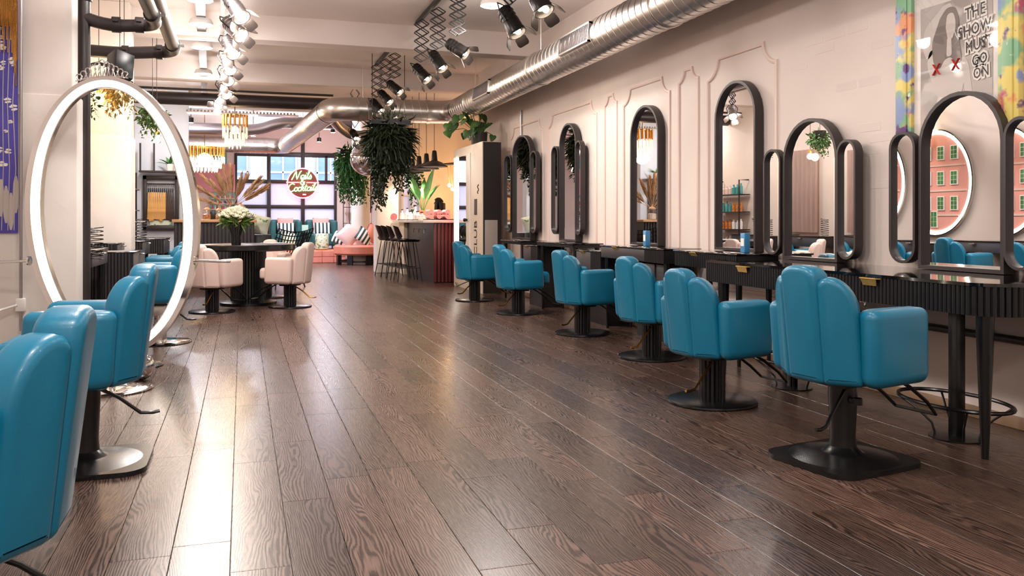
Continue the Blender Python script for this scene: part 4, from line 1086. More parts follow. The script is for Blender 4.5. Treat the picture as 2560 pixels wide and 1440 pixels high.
# left track of bare theatre spots
b = new(); bar(b, (-.02, 3.0, 3.28), (-.33, 14.6, 3.28), .045, .03); tag(obj('lighting_track', b, 'steel_dull'), 'long track carrying the left row of theatre spotlights', 'track')
for k, (x, y) in enumerate(((-.05, 7.72), (-.07, 8.54), (-.12, 9.46), (-.16, 10.45), (-.19, 11.34), (-.24, 12.59), (-.31, 13.85))):
    t = thing('theatre_spotlight', 'silver barn door spotlight, %s from the front in left row' % ['first', 'second', 'third', 'fourth', 'fifth', 'sixth', 'seventh'][k], 'spotlight', (x, y, 0), 0, 'barn door spotlights in the left row')
    b = new(); scissor(b, 3.06, 3.27, .09, 2, .03); obj('scissor_arm', b, 'black', t, smooth=False)
    spot_head(t, 2.93, ((.4, -.5, -.75), (.5, -.5, -.6), (.3, -.6, -.7), (.25, -.5, -.8), (.2, -.6, -.7), (.3, -.6, -.7), (-.3, -.7, -.6))[k], 8, 'steel_dull')

# ================================================================== CHANDELIERS
def chandelier(label, x, y, ztop, rad, tiers, n, power):
    t = thing('chandelier', label, 'chandelier', (x, y, 0), 0, 'gold and crystal chandeliers')
    b = new(); tube(b, [(0, 0, ztop), (0, 0, ZC)], .008, 6); lathe(b, [(0, ztop-.01), (rad*.9, ztop-.01), (rad*.9, ztop+.008), (0, ztop+.008)], 24); obj('gold_plate', b, 'gold', t)
    b = new(); gh = tiers[0]
    for k in range(n):
        a = 2*PI*k/n; lathe(b, [(.016, ztop-gh), (.016, ztop+.01)], 6, (rad*math.cos(a), rad*math.sin(a), 0))
    obj('gold_tubes', b, 'gold', t)
    zz = ztop-gh; rr = rad
    for i, (dr, hh) in enumerate(tiers[1]):
        rr = rad*dr; m_ = max(8, int(n*dr*1.1)); b = new()
        for k in range(m_):
            a = 2*PI*k/m_+i*.2; lathe(b, [(.004, zz-hh), (.014, zz-hh+.03), (.014, zz-.01), (.005, zz+.012)], 5, (rr*math.cos(a), rr*math.sin(a), 0))
        obj('crystal_tier', b, 'crystal', t, smooth=False); zz -= hh*.55
    b = new(); sphere(b, (0, 0, ztop-gh-.06), rad*.35, 12); obj('bulb_cluster', b, 'bulb', t)
    light('POINT', 'lamp_light', power, (0, 0, ztop-gh-.35), t, (255, 222, 175), .15)
chandelier('small drum chandelier of gold tubes and crystals near the ceiling', -.12, 15.75, 2.94, .205, (.20, ((1.0, .20), (.8, .20), (.5, .16))), 16, 30)
chandelier('wide oval gold and crystal chandelier behind the ring', -.80, 20.2, 2.72, .42, (.20, ((1.0, .17), (.85, .17), (.65, .16))), 30, 26)

# ================================================================== ROUND TABLE
rt = thing('round_table', 'round dark table on a fluted drum pedestal with blush chairs', 'table', (.08, 11.62, 0))
b = new(); lathe(b, [(0, .70), (.50, .70), (.585, .705), (.60, .72), (.60, .775), (.59, .785), (0, .787)], 64); obj('table_top', b, 'black_satin', rt)
b = new(); prism(b, flute_ring(.225, 40, .012), .06, .70); obj('pedestal', b, 'black', rt, ang=20)
b = new(); lathe(b, [(0, 0), (.36, 0), (.36, .035), (.24, .06), (0, .06)], 48); obj('base', b, 'black_satin', rt)
va = thing('flower_vase', 'black ribbed vase of white flowers on the round table', 'vase', (-.07, 11.32, .787))
b = new(); n = 28
for r_, z_, r2, z2 in ((.055, 0, .06, .12), (.06, .12, .11, .24)): pass
V = []
for z_, r_ in ((0, .058), (.02, .060), (.10, .058), (.16, .070), (.22, .092), (.25, .10)):
    V.append([b.verts.new(((r_ if k % 2 else r_*.93)*math.cos(2*PI*k/40), (r_ if k % 2 else r_*.93)*math.sin(2*PI*k/40), z_)) for k in range(40)])
for A, B in zip(V, V[1:]):
    for k in range(40): b.faces.new((A[k], A[(k+1) % 40], B[(k+1) % 40], B[k]))
b.faces.new(V[0][::-1]); obj('vase_body', b, 'black_satin', va, ang=20)
b = leafcloud(260, (0, 0, .30), (.15, .15, .06), .10, .03, -.6); obj('greenery', b, 'bouquet_leaf', va, smooth=False)
bl = new()
for i in range(3):
    m_ = (5, 7, 9)[i]; 
    for k in range(m_):
        a = 2*PI*k/m_+i*.4; r_ = (.012, .024, .034)[i]; leaf(bl, Vector((r_*.3*math.cos(a), r_*.3*math.sin(a), -.01)), Vector((math.cos(a), math.sin(a), (1.6, .8, .2)[i])), Vector((-math.cos(a), -math.sin(a), 1)), (.03, .042, .05)[i], .034, -.35)
flower = obj('flower_head', bl, 'petal', va, (0, 0, .46), smooth=True, ang=80)
rfz = random.Random(2)
for k in range(46):
    q = (k+.5)/46; r_ = .205*q**.5; a = k*2.39996; inst(flower, va, (r_*math.cos(a), r_*math.sin(a), .46-.13*(r_/.205)**2+rfz.random()*.012), (r_*2.2*-math.sin(a)*-1, 0, rfz.random()*6), (1.1, 1.1, 1.1))
b = new(); box(b, -.12, .12, -.09, .09, 0, .008, bev=.002); o = tag(obj('menu_card', b, 'paper_white'), 'flat white menu at right on the round table', 'menu'); o.location = (.42, 11.75, .788); o.rotation_euler = (0, 0, .5)

# ================================================================== COUNTER WITH JARS AND PAMPAS
ct = thing('reeded_counter', 'dark reeded counter with wooden top behind the round table', 'counter', (0, 0, 0))
b = new(); box(b, -1.10, .24, 14.97, 15.6, 1.06, 1.11, bev=.006); obj('counter_top', b, 'wood_top', ct)
b = new(); box(b, -1.07, .20, 15.03, 15.57, 0, 1.06); obj('body', b, 'black', ct)
b = new(); box(b, 0, .042, -.018, .012, .02, 1.055, bev=.008, seg=1); slat = obj('slat', b, 'charcoal', ct, (-1.06, 15.02, 0))
for k in range(1, 22): inst(slat, ct, (-1.06+k*.0575, 15.02, 0))
def jar(label, x, y, z, r_, h, m):
    t = thing('glass_jar', label, 'jar', (x, y, z), 0, 'glass jars on the counter')
    b = new(); lathe(b, [(0, .004), (r_*.95, .004), (r_, .03), (r_, h*.8), (r_*.75, h)], 20, cap=False); obj('jar_body', b, 'jar_glass', t)
    b = new(); lathe(b, [(0, .008), (r_*.88, .008), (r_*.9, h*.55), (r_*.5, h*.62), (0, h*.6)], 16); obj('contents', b, m, t)
    b = new(); lathe(b, [(r_*.8, h), (r_*.82, h+.02), (r_*.3, h+.05), (.012, h+.06), (.02, h+.085), (0, h+.095)], 18); obj('lid', b, 'wood_top', t)
jar('glass jar of amber pieces, leftmost on the counter', -.56, 15.12, 1.11, .075, .15, 'amber')
jar('glass jar of amber pieces beside the leftmost jar', -.37, 15.12, 1.11, .072, .14, 'amber')
jar('glass jar half hidden by white flowers on counter', -.19, 15.14, 1.11, .06, .15, 'pampas')
jar('large ornate lidded glass jar below the pampas grass', -.02, 15.12, 1.11, .09, .20, 'marble')
b = new(); box(b, -.045, .045, -.04, .04, 0, .14, bev=.006); o = tag(obj('tea_box', b, 'black'), 'small black box standing between two amber jars', 'box'); o.location = (-.465, 15.15, 1.11)
pv = thing('pampas_vase', 'vase of tall brown pampas grass on the counter', 'plant', (-.16, 15.38, 1.11))
b = new(); lathe(b, [(0, 0), (.07, 0), (.09, .1), (.06, .22), (.05, .25)], 20); obj('vase_body', b, 'charcoal', pv)
rq = random.Random(4)
for k in range(17):
    a = -1.25+2.3*k/16+rq.uniform(-.1, .1); ln = .62+.24*rq.random(); dy = rq.uniform(-.3, .3); d = Vector((math.sin(a), dy, math.cos(a))).normalized()
    b = new(); p0 = Vector((0, 0, .2)); tube(b, [p0, p0+d*ln*.6], .004, 5)
    for q in range(110):
        s = .35+.65*rq.random(); wdt = .05*math.sin(PI*min(1, (s-.3)/.72)); sd = rv(); sd = (sd-d*sd.dot(d)).normalized()
        leaf(b, p0+d*ln*s*.85, d*1.8+sd*(.5+wdt*9), sd, .12, .020, .1)
    obj('plume', b, 'pampas', pv, smooth=False)
# nail polish rack on the far wall
nr = thing('polish_rack', 'green backed rack of nail polish bottles on far wall', 'rack', (-.80, YF-.06, 0))
b = new(); box(b, -.02, .62, 0, .05, 1.05, 1.85); obj('backboard', b, 'teal_tile', nr)
for k in range(5): b = new(); box(b, 0, .60, -.07, 0, 1.08+k*.15, 1.095+k*.15); obj('ledge', b, 'white_paint', nr)
bt = new(); lathe(bt, [(0, 0), (.022, 0), (.022, .05), (.009, .06), (.009, .10), (0, .10)], 8)
pal = [mat('polish_%d' % k, c_, .25) for k, c_ in enumerate(((220, 60, 90), (240, 170, 180), (60, 50, 120), (230, 230, 230), (150, 30, 60), (240, 200, 160)))]
pb0 = obj('polish_bottle', bt, pal[0]); C.objects.unlink(pb0)
for r_ in range(5):
    for k in range(9):
        me = pb0.data
        o = bpy.data.objects.new('polish_bottle', me); C.objects.link(o); o.location = (-.76+k*.064, YF-.095, 1.097+r_*.15)
        tag(o, 'nail polish bottle, %s from left in the %s row of the green rack' % (['first', 'second', 'third', 'fourth', 'fifth', 'sixth', 'seventh', 'eighth', 'ninth'][k], ['bottom', 'second', 'middle', 'fourth', 'top'][r_]), 'bottle', 'nail polish bottles in the rack')
        if k % 6: 
            o.material_slots[0].link = 'OBJECT'; o.material_slots[0].material = pal[(k+r_) % 6]
bpy.data.objects.remove(pb0)

# ================================================================== LOUNGE AT THE FAR END
PZ = .31
def lounge_chair(label, x, y, rz):
    t = thing('velvet_armchair', label, 'armchair', (x, y, PZ), rz, 'dark green velvet armchairs')
    b = new(); box(b, -.40, .40, .14, .34, .08, .80, bev=.06, seg=3); obj('backrest', b, 'velvet_green', t)
    for s in (-1, 1): b = new(); box(b, s*.34-.08, s*.34+.08, -.32, .30, .08, .78, bev=.06, seg=3); obj('armrest', b, 'velvet_green', t)
    b = new(); box(b, -.30, .30, -.34, .2, .10, .42, bev=.05, seg=3); obj('seat', b, 'velvet_green', t)
    for (a, c_) in ((-.33, -.28), (.33, -.28), (-.33, .28), (.33, .28)): b = new(); lathe(b, [(.014, 0), (.02, .1)], 10, (a, c_, 0)); obj('leg', b, 'black', t)
lounge_chair('dark green velvet armchair, left of the pair under neon sign', 1.12, 23.7, 0)
lounge_chair('dark green velvet armchair, right of the pair under neon sign', 2.06, 23.7, 0)
def cushion(label, x, y, z, w_, h, m, rot=(0, 0, 0), group='cushions in the lounge', th=.10):
    b = new(); N_ = 10
    V = [[None]*(N_+1) for _ in range(N_+1)]; W = [[None]*(N_+1) for _ in range(N_+1)]
    for i in range(N_+1):
        for j in range(N_+1):
            u, v = i/N_*2-1, j/N_*2-1; k = ((1-u*u)*(1-v*v))**.45*th/2; e = 1-.06*(1-abs(u))*(abs(v) > .99)-.06*(1-abs(v))*(abs(u) > .99)
            V[i][j] = b.verts.new((u*w_/2*e, -k, v*h/2*e)); W[i][j] = b.verts.new((u*w_/2*e, k, v*h/2*e))
    for i in range(N_):
        for j in range(N_):
            b.faces.new((V[i][j], V[i+1][j], V[i+1][j+1], V[i][j+1])); b.faces.new((W[i][j], W[i][j+1], W[i+1][j+1], W[i+1][j]))
    bmesh.ops.remove_doubles(b, verts=b.verts[:], dist=1e-5)
    o = obj('cushion', b, m, None, (x, y, z), rot, ang=70); return tag(o, label, 'cushion', group)
cushion('coral pink cushion behind stripes in the left green armchair', 1.12, 23.76, PZ+.64, .42, .42, 'cushion_coral', (R(-12), 0, 0))
cushion('black and white striped cushion in the left green armchair', 1.13, 23.60, PZ+.56, .46, .32, 'stripe_cloth', (R(-16), 0, 0))
cushion('coral pink cushion behind stripes in the right green armchair', 2.06, 23.76, PZ+.64, .44, .42, 'cushion_coral', (R(-12), 0, 0))
cushion('black and white striped cushion in the right green armchair', 2.08, 23.60, PZ+.56, .46, .34, 'stripe_cloth', (R(-16), 0, 0))
t = thing('side_table', 'small dark green side table between the velvet armchairs', 'table', (1.60, 23.2, PZ))
b = new(); lathe(b, [(0, .46), (.16, .46), (.16, .49), (0, .49)], 20); obj('table_top', b, 'velvet_green', t)
b = new(); lathe(b, [(.12, 0), (.12, .015), (.02, .03), (.02, .46)], 16); obj('stem', b, 'velvet_green', t)
b = new(); box(b, -.09, .09, -.004, .004, 0, .17); o = tag(obj('menu_stand', b, 'mint'), 'upright pale menu card on the green side table', 'menu'); o.location = (1.60, 23.2, PZ+.49); o.rotation_euler = (0, 0, R(20))
for (x, nm) in ((1.16, 'patterned mint pouf before the left green armchair'), (2.00, 'patterned mint pouf before the right green armchair')):
    t = thing('pouf', nm, 'pouf', (x, 22.75, PZ), 0, 'mint poufs')
    b = new(); lathe(b, [(0, .03), (.165, .03), (.175, .06), (.175, .40), (.16, .43), (0, .44)], 24); obj('body', b, 'toile', t)
    b = new(); lathe(b, [(0, 0), (.15, 0), (.15, .03), (0, .03)], 20); obj('plinth', b, 'gold', t)
# rattan chair with leaf cushion
rc = thing('rattan_chair', 'black woven rattan lounge chair behind the round table', 'chair', (.62, 14.35, 0), R(-60))
b = new()
for k in range(13):
    s = k/12; pth = []
    for q in range(13):
        u = q/12; x = -.34+.75*u; z = .42+.02*math.cos(u*5)+(0 if u < .62 else (u-.62)*1.25); w_ = .26+.06*u
        pth.append((x, (-1+2*s)*w_, z+.06*abs(-1+2*s)**2))
    tube(b, pth, .009, 5)
for q in range(20):
    u = q/19; x = -.34+.75*u; z = .42+.02*math.cos(u*5)+(0 if u < .62 else (u-.62)*1.25); w_ = .26+.06*u
    tube(b, [(x, (-1+2*s/8)*w_, z+.06*abs(-1+2*s/8)**2+.006) for s in range(9)], .008, 5)
obj('woven_seat', b, 'black', rc)
for (x, y) in ((-.25, -.2), (-.25, .2), (.2, -.22), (.2, .22)): b = new(); tube(b, [(x*.8, y*.8, .43), (x*1.25, y*1.25, 0)], .012, 8); obj('leg', b, 'black', rc)
cushion('pale cushion with green leaf print beside rattan chair', .30, 15.75, 1.02, .34, .34, 'leaf_cloth', (R(-14), R(14), 0))
b = new(); box(b, .12, .50, 15.66, 16.1, 0, .84, bev=.01); tag(obj('bench_block', b, 'black'), 'black bench block behind the reeded counter end', 'bench')
# round coral ottoman around the lounge column
ot = thing('round_ottoman', 'round coral velvet ottoman around the white lounge column', 'ottoman', (2.82, 21.3, 0))
b = new(); lathe(b, [(.24, .24), (.62, .24), (.66, .28), (.66, .44), (.62, .485), (.24, .49)], 48, cap=False); obj('seat', b, 'velvet_pink', ot)
for k in range(8):
    a = 2*PI*k/8+.2; b = new(); box(b, -.07, .07, -.02, .02, 0, .24, M=Matrix.Translation((.58*math.cos(a), .58*math.sin(a), 0)) @ Matrix.Rotation(a+PI/2, 4, 'Z')); obj('leg', b, 'black', ot)
b = new(); lathe(b, [(.50, .06), (.56, .06), (.56, .10), (.50, .10), (.50, .06)], 40, cap=False); obj('stretcher_ring', b, 'black', ot)
cushion('large pale pink cushion leaning left on the coral ottoman', 2.48, 20.95, .72, .48, .48, 'cushion_pink', (R(-28), R(42), R(-20)), th=.16)
cushion('striped cushion in the middle of the coral ottoman', 2.86, 20.92, .70, .40, .40, 'stripe_cloth', (R(-30), R(35), 0), th=.14)
cushion('salmon pink cushion at right on the coral ottoman', 3.12, 21.05, .72, .48, .48, 'velvet_pink', (R(-26), R(40), R(15)), th=.16)
cushion('striped cushion peeking out at left end of the ottoman', 2.28, 21.2, .66, .36, .30, 'stripe_cloth', (R(-20), R(20), R(-30)), th=.12)
# ladder shelf
ls = thing('ladder_shelf', 'thin black metal ladder shelf beside the glazed wall', 'shelf', (2.72, 24.2, 0))
for x in (0, .16, .30): b = new(); box(b, x-.01, x+.01, -.01, .01, 0, 2.3); obj('upright', b, 'black', ls)
for z in (.5, 1.0, 1.45, 1.9): b = new(); box(b, 0, .34, -.12, .12, z, z+.015); obj('shelf_board', b, 'black', ls)
# neon sign
ns = thing('neon_sign', 'round pink and green neon sign on the glazed wall', 'neon sign', (1.62, YF-.10, 2.13))
b = new(); lathe(b, [(0, 0), (.40, 0), (.40, .02), (0, .02)], 48, M=Matrix.Rotation(PI/2, 4, 'X')); 
NR = .415
bk_ = obj('backing_disc', b, 'neon_back', ns, (0, .06, 0))
b = new(); tube(b, [(NR*math.cos(2*PI*k/60), 0, NR*math.sin(2*PI*k/60)) for k in range(60)], .016, 8, closed=True); obj('neon_circle', b, 'neon_pink', ns)
b = new(); tube(b, [(-NR-.03, 0, .02), (-.08, 0, .02)], .014, 8); tube(b, [(.10, 0, .02), (NR+.03, 0, .02)], .014, 8); obj('neon_bar', b, 'neon_pink', ns)
# single stroke script letters on a unit grid (x,z)
def arcs(cx, cz, rx, rz, a0, a1, n=10): return [(cx+rx*math.cos(R(a0+(a1-a0)*k/n)), cz+rz*math.sin(R(a0+(a1-a0)*k/n))) for k in range(n+1)]
GL_ = {
 'N': (.95, [[(0, -.05), (.12, .3), (.25, .85), (.32, 1.0), (.38, .8), (.5, .25), (.58, .02), (.66, .3), (.78, .85), (.90, 1.05)]]),
 'a': (.50, [arcs(.25, .25, .2, .25, 60, 360)+[(.45, .5), (.43, .1), (.50, .0), (.56, .06)]]),
 'i': (.24, [[(0, .02), (.10, .5), (.10, .1), (.16, 0), (.26, .08)], [(.12, .68), (.14, .72)]]),
 'l': (.26, [[(0, .04), (.14, .6), (.22, .95), (.12, 1.0), (.08, .5), (.10, .05), (.18, 0), (.28, .08)]]),
 's': (.36, [[(0, .05), (.18, .52), (.30, .25), (.26, .02), (.12, .0), (.04, .10)]]),
 '&': (.62, [[(.62, .0), (.12, .72), (.16, .98), (.34, .98), (.38, .74), (.08, .36), (.06, .1), (.24, -.02), (.44, .08), (.60, .42)]]),
 'C': (.78, [arcs(.42, .5, .40, .52, 48, 300, 14)+[(.80, .2)]]),
 'o': (.46, [arcs(.23, .25, .2, .25, 90, 450)+[(.46, .42)]]),
 'c': (.40, [arcs(.24, .25, .2, .25, 50, 310)+[(.44, .12)]]),
 'k': (.46, [[(.04, 0), (.12, .5), (.20, 1.0), (.08, .85), (.06, 0)], [(.08, .22), (.34, .5), (.36, .36), (.14, .26), (.36, .02), (.46, .06)]]),
 't': (.30, [[(.04, .1), (.14, .85), (.09, .1), (.18, 0), (.30, .08)], [(-.02, .58), (.28, .62)]]),
}
def script(s, width, x0, z0, slant=.22):
    tot = sum(GL_[c_][0] for c_ in s); k = width/tot; x = 0; b = new()
    for c_ in s:
        for st_ in GL_[c_][1]: tube(b, [(x0+k*(x+px+slant*pz), -.012, z0+k*pz+.05*k*x) for px, pz in st_], .015, 6)
        x += GL_[c_][0]
    return b
obj('lettering_top', script('Nails', .54, -.30, .10), 'neon_green', ns)
obj('ampersand', script('&', .12, -.07, -.035, .1), 'neon_green', ns)
obj('lettering_bottom', script('Cocktails', .80, -.41, -.235), 'neon_green', ns)
b = new(); box(b, 0, .09, -.01, 0, -.335, -.30); obj('small_mark', b, 'neon_pink', ns)
light('POINT', 'neon_glow', 16, (0, -.35, 0), ns, (255, 110, 120), .3)

# ================================================================== BAR
br = thing('cocktail_bar', 'dark cocktail bar with marble top and red-lit reeded end', 'bar', (0, 0, 0))
b = new(); box(b, 2.98, 5.6, 14.42, 17.55, 1.05, 1.10, bev=.008); obj('bar_top', b, 'marble', br)
b = new(); box(b, 3.19, 5.5, 14.5, 17.5, 0, 1.05); obj('body', b, 'black', br)
b = new(); box(b, 0, .05, -.02, .012, .01, 1.045, bev=.009, seg=1); sl = obj('slat', b, 'bar_red', br, (3.18, 14.49, 0))
for k in range(1, 16): inst(sl, br, (3.18+k*.066, 14.49, 0))
b = new(); box(b, 3.12, 3.19, 17.0, 17.55, 0, 1.05); obj('end_panel', b, 'cream_panel', br)
for k in range(3): b = new(); tube(b, [(3.17, 15.1+k*.5, .93), (3.14, 15.1+k*.5, .93), (3.14, 15.1+k*.5, .86)], .008, 6); obj('bag_hook', b, 'chrome', br)
light('AREA', 'bar_glow', 6, (3.75, 14.2, 1.5), br, (255, 60, 70), .3, rot=(R(30), 0, 0))
# stools
bs = thing('bar_stool', 'black bar stool with bucket seat, nearest to the bar end', 'stool', (2.86, 15.2, 0), 0, 'black bar stools in a row')
b = new(); V = []
for i in range(9):
    s = i/8; row = []
    for j in range(9):
        u = j/8*2-1
        if s < .5: x = .19-.36*(s/.5); z = .70+.03*u*u*1.5
        else: q = (s-.5)/.5; x = -.17-.10*q; z = .70+.05*u*u+.30*q*(1-.25*u*u)
        row.append(b.verts.new((x+(.06*u*u if s > .5 else 0), u*(.21-.03*abs(s-.5)), z)))
    V.append(row)
for i in range(8):
    for j in range(8): b.faces.new((V[i][j], V[i+1][j], V[i+1][j+1], V[i][j+1]))
bmesh.ops.solidify(b, geom=b.faces[:], thickness=.022); bmesh.ops.recalc_face_normals(b, faces=b.faces[:]); obj('bucket_seat', b, 'black_satin', bs, ang=60)
for sx in (-1, 1):
    for sy in (-1, 1): b = new(); tube(b, [(sx*.12, sy*.12, .69), (sx*.22, sy*.21, 0)], .009, 8); obj('leg', b, 'black', bs)
b = new(); tube(b, [(.19, .185, .24), (-.19, .185, .24), (-.19, -.185, .24), (.19, -.185, .24)], .008, 6, closed=True); obj('footrest', b, 'black', bs)
for k, nm in enumerate(('second nearest black bar stool in the row', 'third black bar stool in the row along bar', 'farthest black bar stool beside white column')):
    dup(bs, (2.82-.03*k, 15.72+k*.47, 0), R(4*k), nm)
# things on the bar
rbn = random.Random(8)
def bottle(label, x, y, r_, h, m, name='glass_bottle', cat='bottle'):
    t = thing(name, label, cat, (x, y, 1.10), 0, 'bottles and jars on the bar')
    b = new(); lathe(b, [(0, 0), (r_, 0), (r_, h*.6), (r_*.4, h*.75), (r_*.35, h), (0, h)], 14); obj('bottle_body', b, m, t)
    b = new(); lathe(b, [(r_*.42, h), (r_*.42, h+.02), (0, h+.02)], 10); obj('cap', b, 'black', t)
    b = new(); lathe(b, [(r_+.001, h*.15), (r_+.001, h*.5)], 14, cap=False); obj('paper_label', b, 'paper_white', t)
names = ['clear bottle at the far left end of the bar', 'white bottle second from left on the bar', 'clear jar third from left on the bar', 'clear bottle with dispenser in middle of bar', 'white jar right of the dispenser bottle', 'short clear jar beside the pink towels']
for k, (y, r_, h, m) in enumerate(((17.2, .05, .20, 'bottle_clear'), (16.75, .05, .22, 'bottle_white'), (16.3, .07, .16, 'bottle_clear'), (15.9, .05, .26, 'bottle_clear'), (15.6, .07, .15, 'bottle_white'), (15.3, .07, .13, 'bottle_clear'))):
    bottle(names[k], 3.12+.02*(k % 2), y, r_, h, m)
t = thing('serving_tray', 'dark serving tray with rolled pink towels on the bar', 'tray', (3.35, 14.85, 1.10)); b = new(); box(b, -.24, .24, -.2, .2, 0, .015, bev=.004); obj('tray', b, 'black', t)
for k in range(6):
    b = new(); x = -.17+(k % 3)*.15; z = .055+(k//3)*.075; tube(b, [(x, -.16, 0), (x, .16, 0)], .045, 12); o = obj('rolled_towel', b, 'towel', None, (3.35, 14.85, 1.115+z-.005)); tag(o, 'rolled pink towel on the bar tray, %s of the %s layer' % (['left', 'middle', 'right'][k % 3], ['lower', 'upper'][k//3]), 'towel', 'rolled towels on the bar')
for k in range(4):
    b = new(); box(b, -.09, .09, -.09, .09, 0, .012, bev=.003); o = tag(obj('coaster', b, 'black'), 'black coaster on the bar front edge, %s from the camera' % ['first', 'second', 'third', 'fourth'][k], 'coaster', 'coasters along the bar'); o.location = (3.07, 15.45+k*.48, 1.10)
# plants behind the bar
t = thing('potted_plant', 'tall broad-leaved plant in terracotta pot behind the bar', 'plant', (3.55, 17.2, 1.10))
b = new(); lathe(b, [(0, 0), (.10, 0), (.14, .20), (.12, .20), (.11, .16), (0, .16)], 20); obj('pot', b, 'terracotta', t)
for k in range(7):
    a = 2*PI*k/7+.4; b = new(); ln = .42+.2*(k % 3); d = Vector((math.cos(a)*.45, math.sin(a)*.45, 1)); tube(b, [(0, 0, .15), d*.3+Vector((0, 0, .15))], .006, 5); leaf(b, d*.25+Vector((0, 0, .15)), d, Vector((-math.cos(a), -math.sin(a), .4)), ln, .15, .25); obj('leaf', b, 'leaf_fresh', t)
t = thing('trailing_ivy', 'green ivy hanging beside the window behind the bar', 'plant'); b = leafcloud(140, (3.66, 18.6, 2.0), (.16, .1, .3), .09, .045); trails(b, 16, (3.66, 18.6, 2.1), (.14, .1), .8, .07, .04); obj('foliage', b, 'leaf_fresh', t, smooth=False)
b = new(); tube(b, [(3.66, 18.6, 2.2), (3.66, 18.6, ZC)], .005, 5); obj('hanging_cord', b, 'black', t)
# bare bulbs on the bar back wall
for k, (x, z) in enumerate(((4.85, 1.95), (5.02, 2.0), (4.93, 1.86), (5.06, 1.84))):
    t = thing('pendant_bulb', 'glowing rope bulb behind the bar, %s of the cluster' % ['leftmost', 'topmost', 'second from left', 'rightmost'][k], 'bulb', (x, 20.3, z), 0, 'bare bulbs behind the bar')
    b = new(); tube(b, [(0, 0, .06), (rbn.uniform(-.06, .06), .05, 2.45-z)], .009, 5); obj('rope', b, 'pampas', t)
    b = new(); sphere(b, (0, 0, 0), .045, 12); obj('glass_bulb', b, 'bulb', t)
light('POINT', 'bulb_light', 40, (4.9, 20.0, 1.9), None, (255, 200, 130), .1)
b = new(); tube(b, [(4.6, 20.3, 2.45), (5.6, 20.3, 2.55)], .03, 8); tag(obj('driftwood_beam', b, 'frame'), 'dark beam that carries the rope bulbs behind bar', 'beam')
# pendant lamps over the bar
for k, nm in enumerate(('nearest black dome pendant lamp over the bar', 'second black dome pendant lamp over the bar', 'third black dome pendant lamp over the bar', 'farthest black dome pendant lamp over the bar')):
    t = thing('pendant_lamp', nm, 'pendant lamp', (3.35, 15.2+.7*k, 2.07), 0, 'black pendant lamps over the bar')
    b = new(); lathe(b, [(.24, 0), (.245, .01), (.14, .085), (.065, .11), (.058, .12), (.058, .112), (.13, .075), (.235, 0)], 32, cap=False); obj('shade', b, 'black', t)
    b = new(); lathe(b, [(.06, .11), (.042, .28), (.03, .30), (0, .30)], 20); obj('neck', b, 'black', t)
    b = new(); tube(b, [(0, 0, .3), (0, 0, ZC-2.07)], .005, 6); obj('cord', b, 'black', t)
    b = new(); sphere(b, (0, 0, .06), .04, 12); obj('bulb', b, 'bulb', t)
    light('SPOT', 'lamp_light', 55, (0, 0, .0), t, (255, 230, 205), .05, spot=130)
# white locker cabinet with lettering and LED mirror
lk = thing('locker_cabinet', 'tall cream cabinet with black side, lit mirror strip and vertical lettering', 'cabinet', (0, 0, 0))
b = new(); box(b, 3.40, 3.69, 12.14, 13.9, 0, 2.27, bev=.004); obj('body', b, 'cream_panel', lk)
b = new(); box(b, 3.415, 3.69, 12.125, 12.142, .01, 2.262); obj('side_panel', b, 'black_side', lk)
b = new(); box(b, 3.435, 3.63, 12.105, 12.126, .30, 1.10, bev=.003); bd = obj('poster_board', b, mat('grey_card', (170, 158, 150), .5), lk)
b = new(); box(b, 3.392, 3.402, 13.06, 13.60, .60, 2.13); obj('mirror_panel', b, 'mirror', lk, smooth=False)
b = new(); box(b, 3.37, 3.40, 13.60, 13.78, .55, 2.13, bev=.008); obj('led_strip', b, 'led', lk)
b = new(); box(b, 3.385, 3.402, 12.80, 12.86, .2, 2.15, bev=.006); obj('door_trim', b, 'white_paint', lk)
b = new(); box(b, 3.39, 3.401, 12.43, 12.56, 1.18, 1.42); obj('display_slot', b, 'charcoal', lk)
def wall_text(s, size, y, z, up, m, x=3.398):
    b = text_bm(s, size, .002)
    o = obj('lettering', b, m, lk, smooth=False)
    # lettering on a face looking towards -x, running upwards
    M = Matrix(((0, 0, -1, 0), (-1, 0, 0, 0), (0, 1, 0, 0), (0, 0, 0, 1)))
    o.matrix_local = Matrix.Translation((x, y, z)) @ M @ Matrix.Rotation(PI/2, 4, 'Z'); return o
wall_text('CLUB', .22, 12.50, .82, 1, 'ink')
b = new(); tube(b, [(3.398, 12.36+.03*math.sin(k*.7), 1.50+k*.009) for k in range(16)], .008, 5); obj('script_mark', b, 'ink', lk)
b = new(); tube(b, [(3.36, 13.02, 1.10), (3.40, 13.02, 1.10)], .02, 8); sphere(b, (3.36, 13.02, 1.10), .03, 10); obj('door_knob', b, 'black', lk)
b = new(); tube(b, [(3.38, 13.7, .06), (3.30, 13.3, .03), (3.34, 12.9, .12), (3.37, 12.7, .16)], .008, 6); tag(obj('power_cable', b, 'black'), 'black cable trailing in front of the cream cabinet', 'cable')
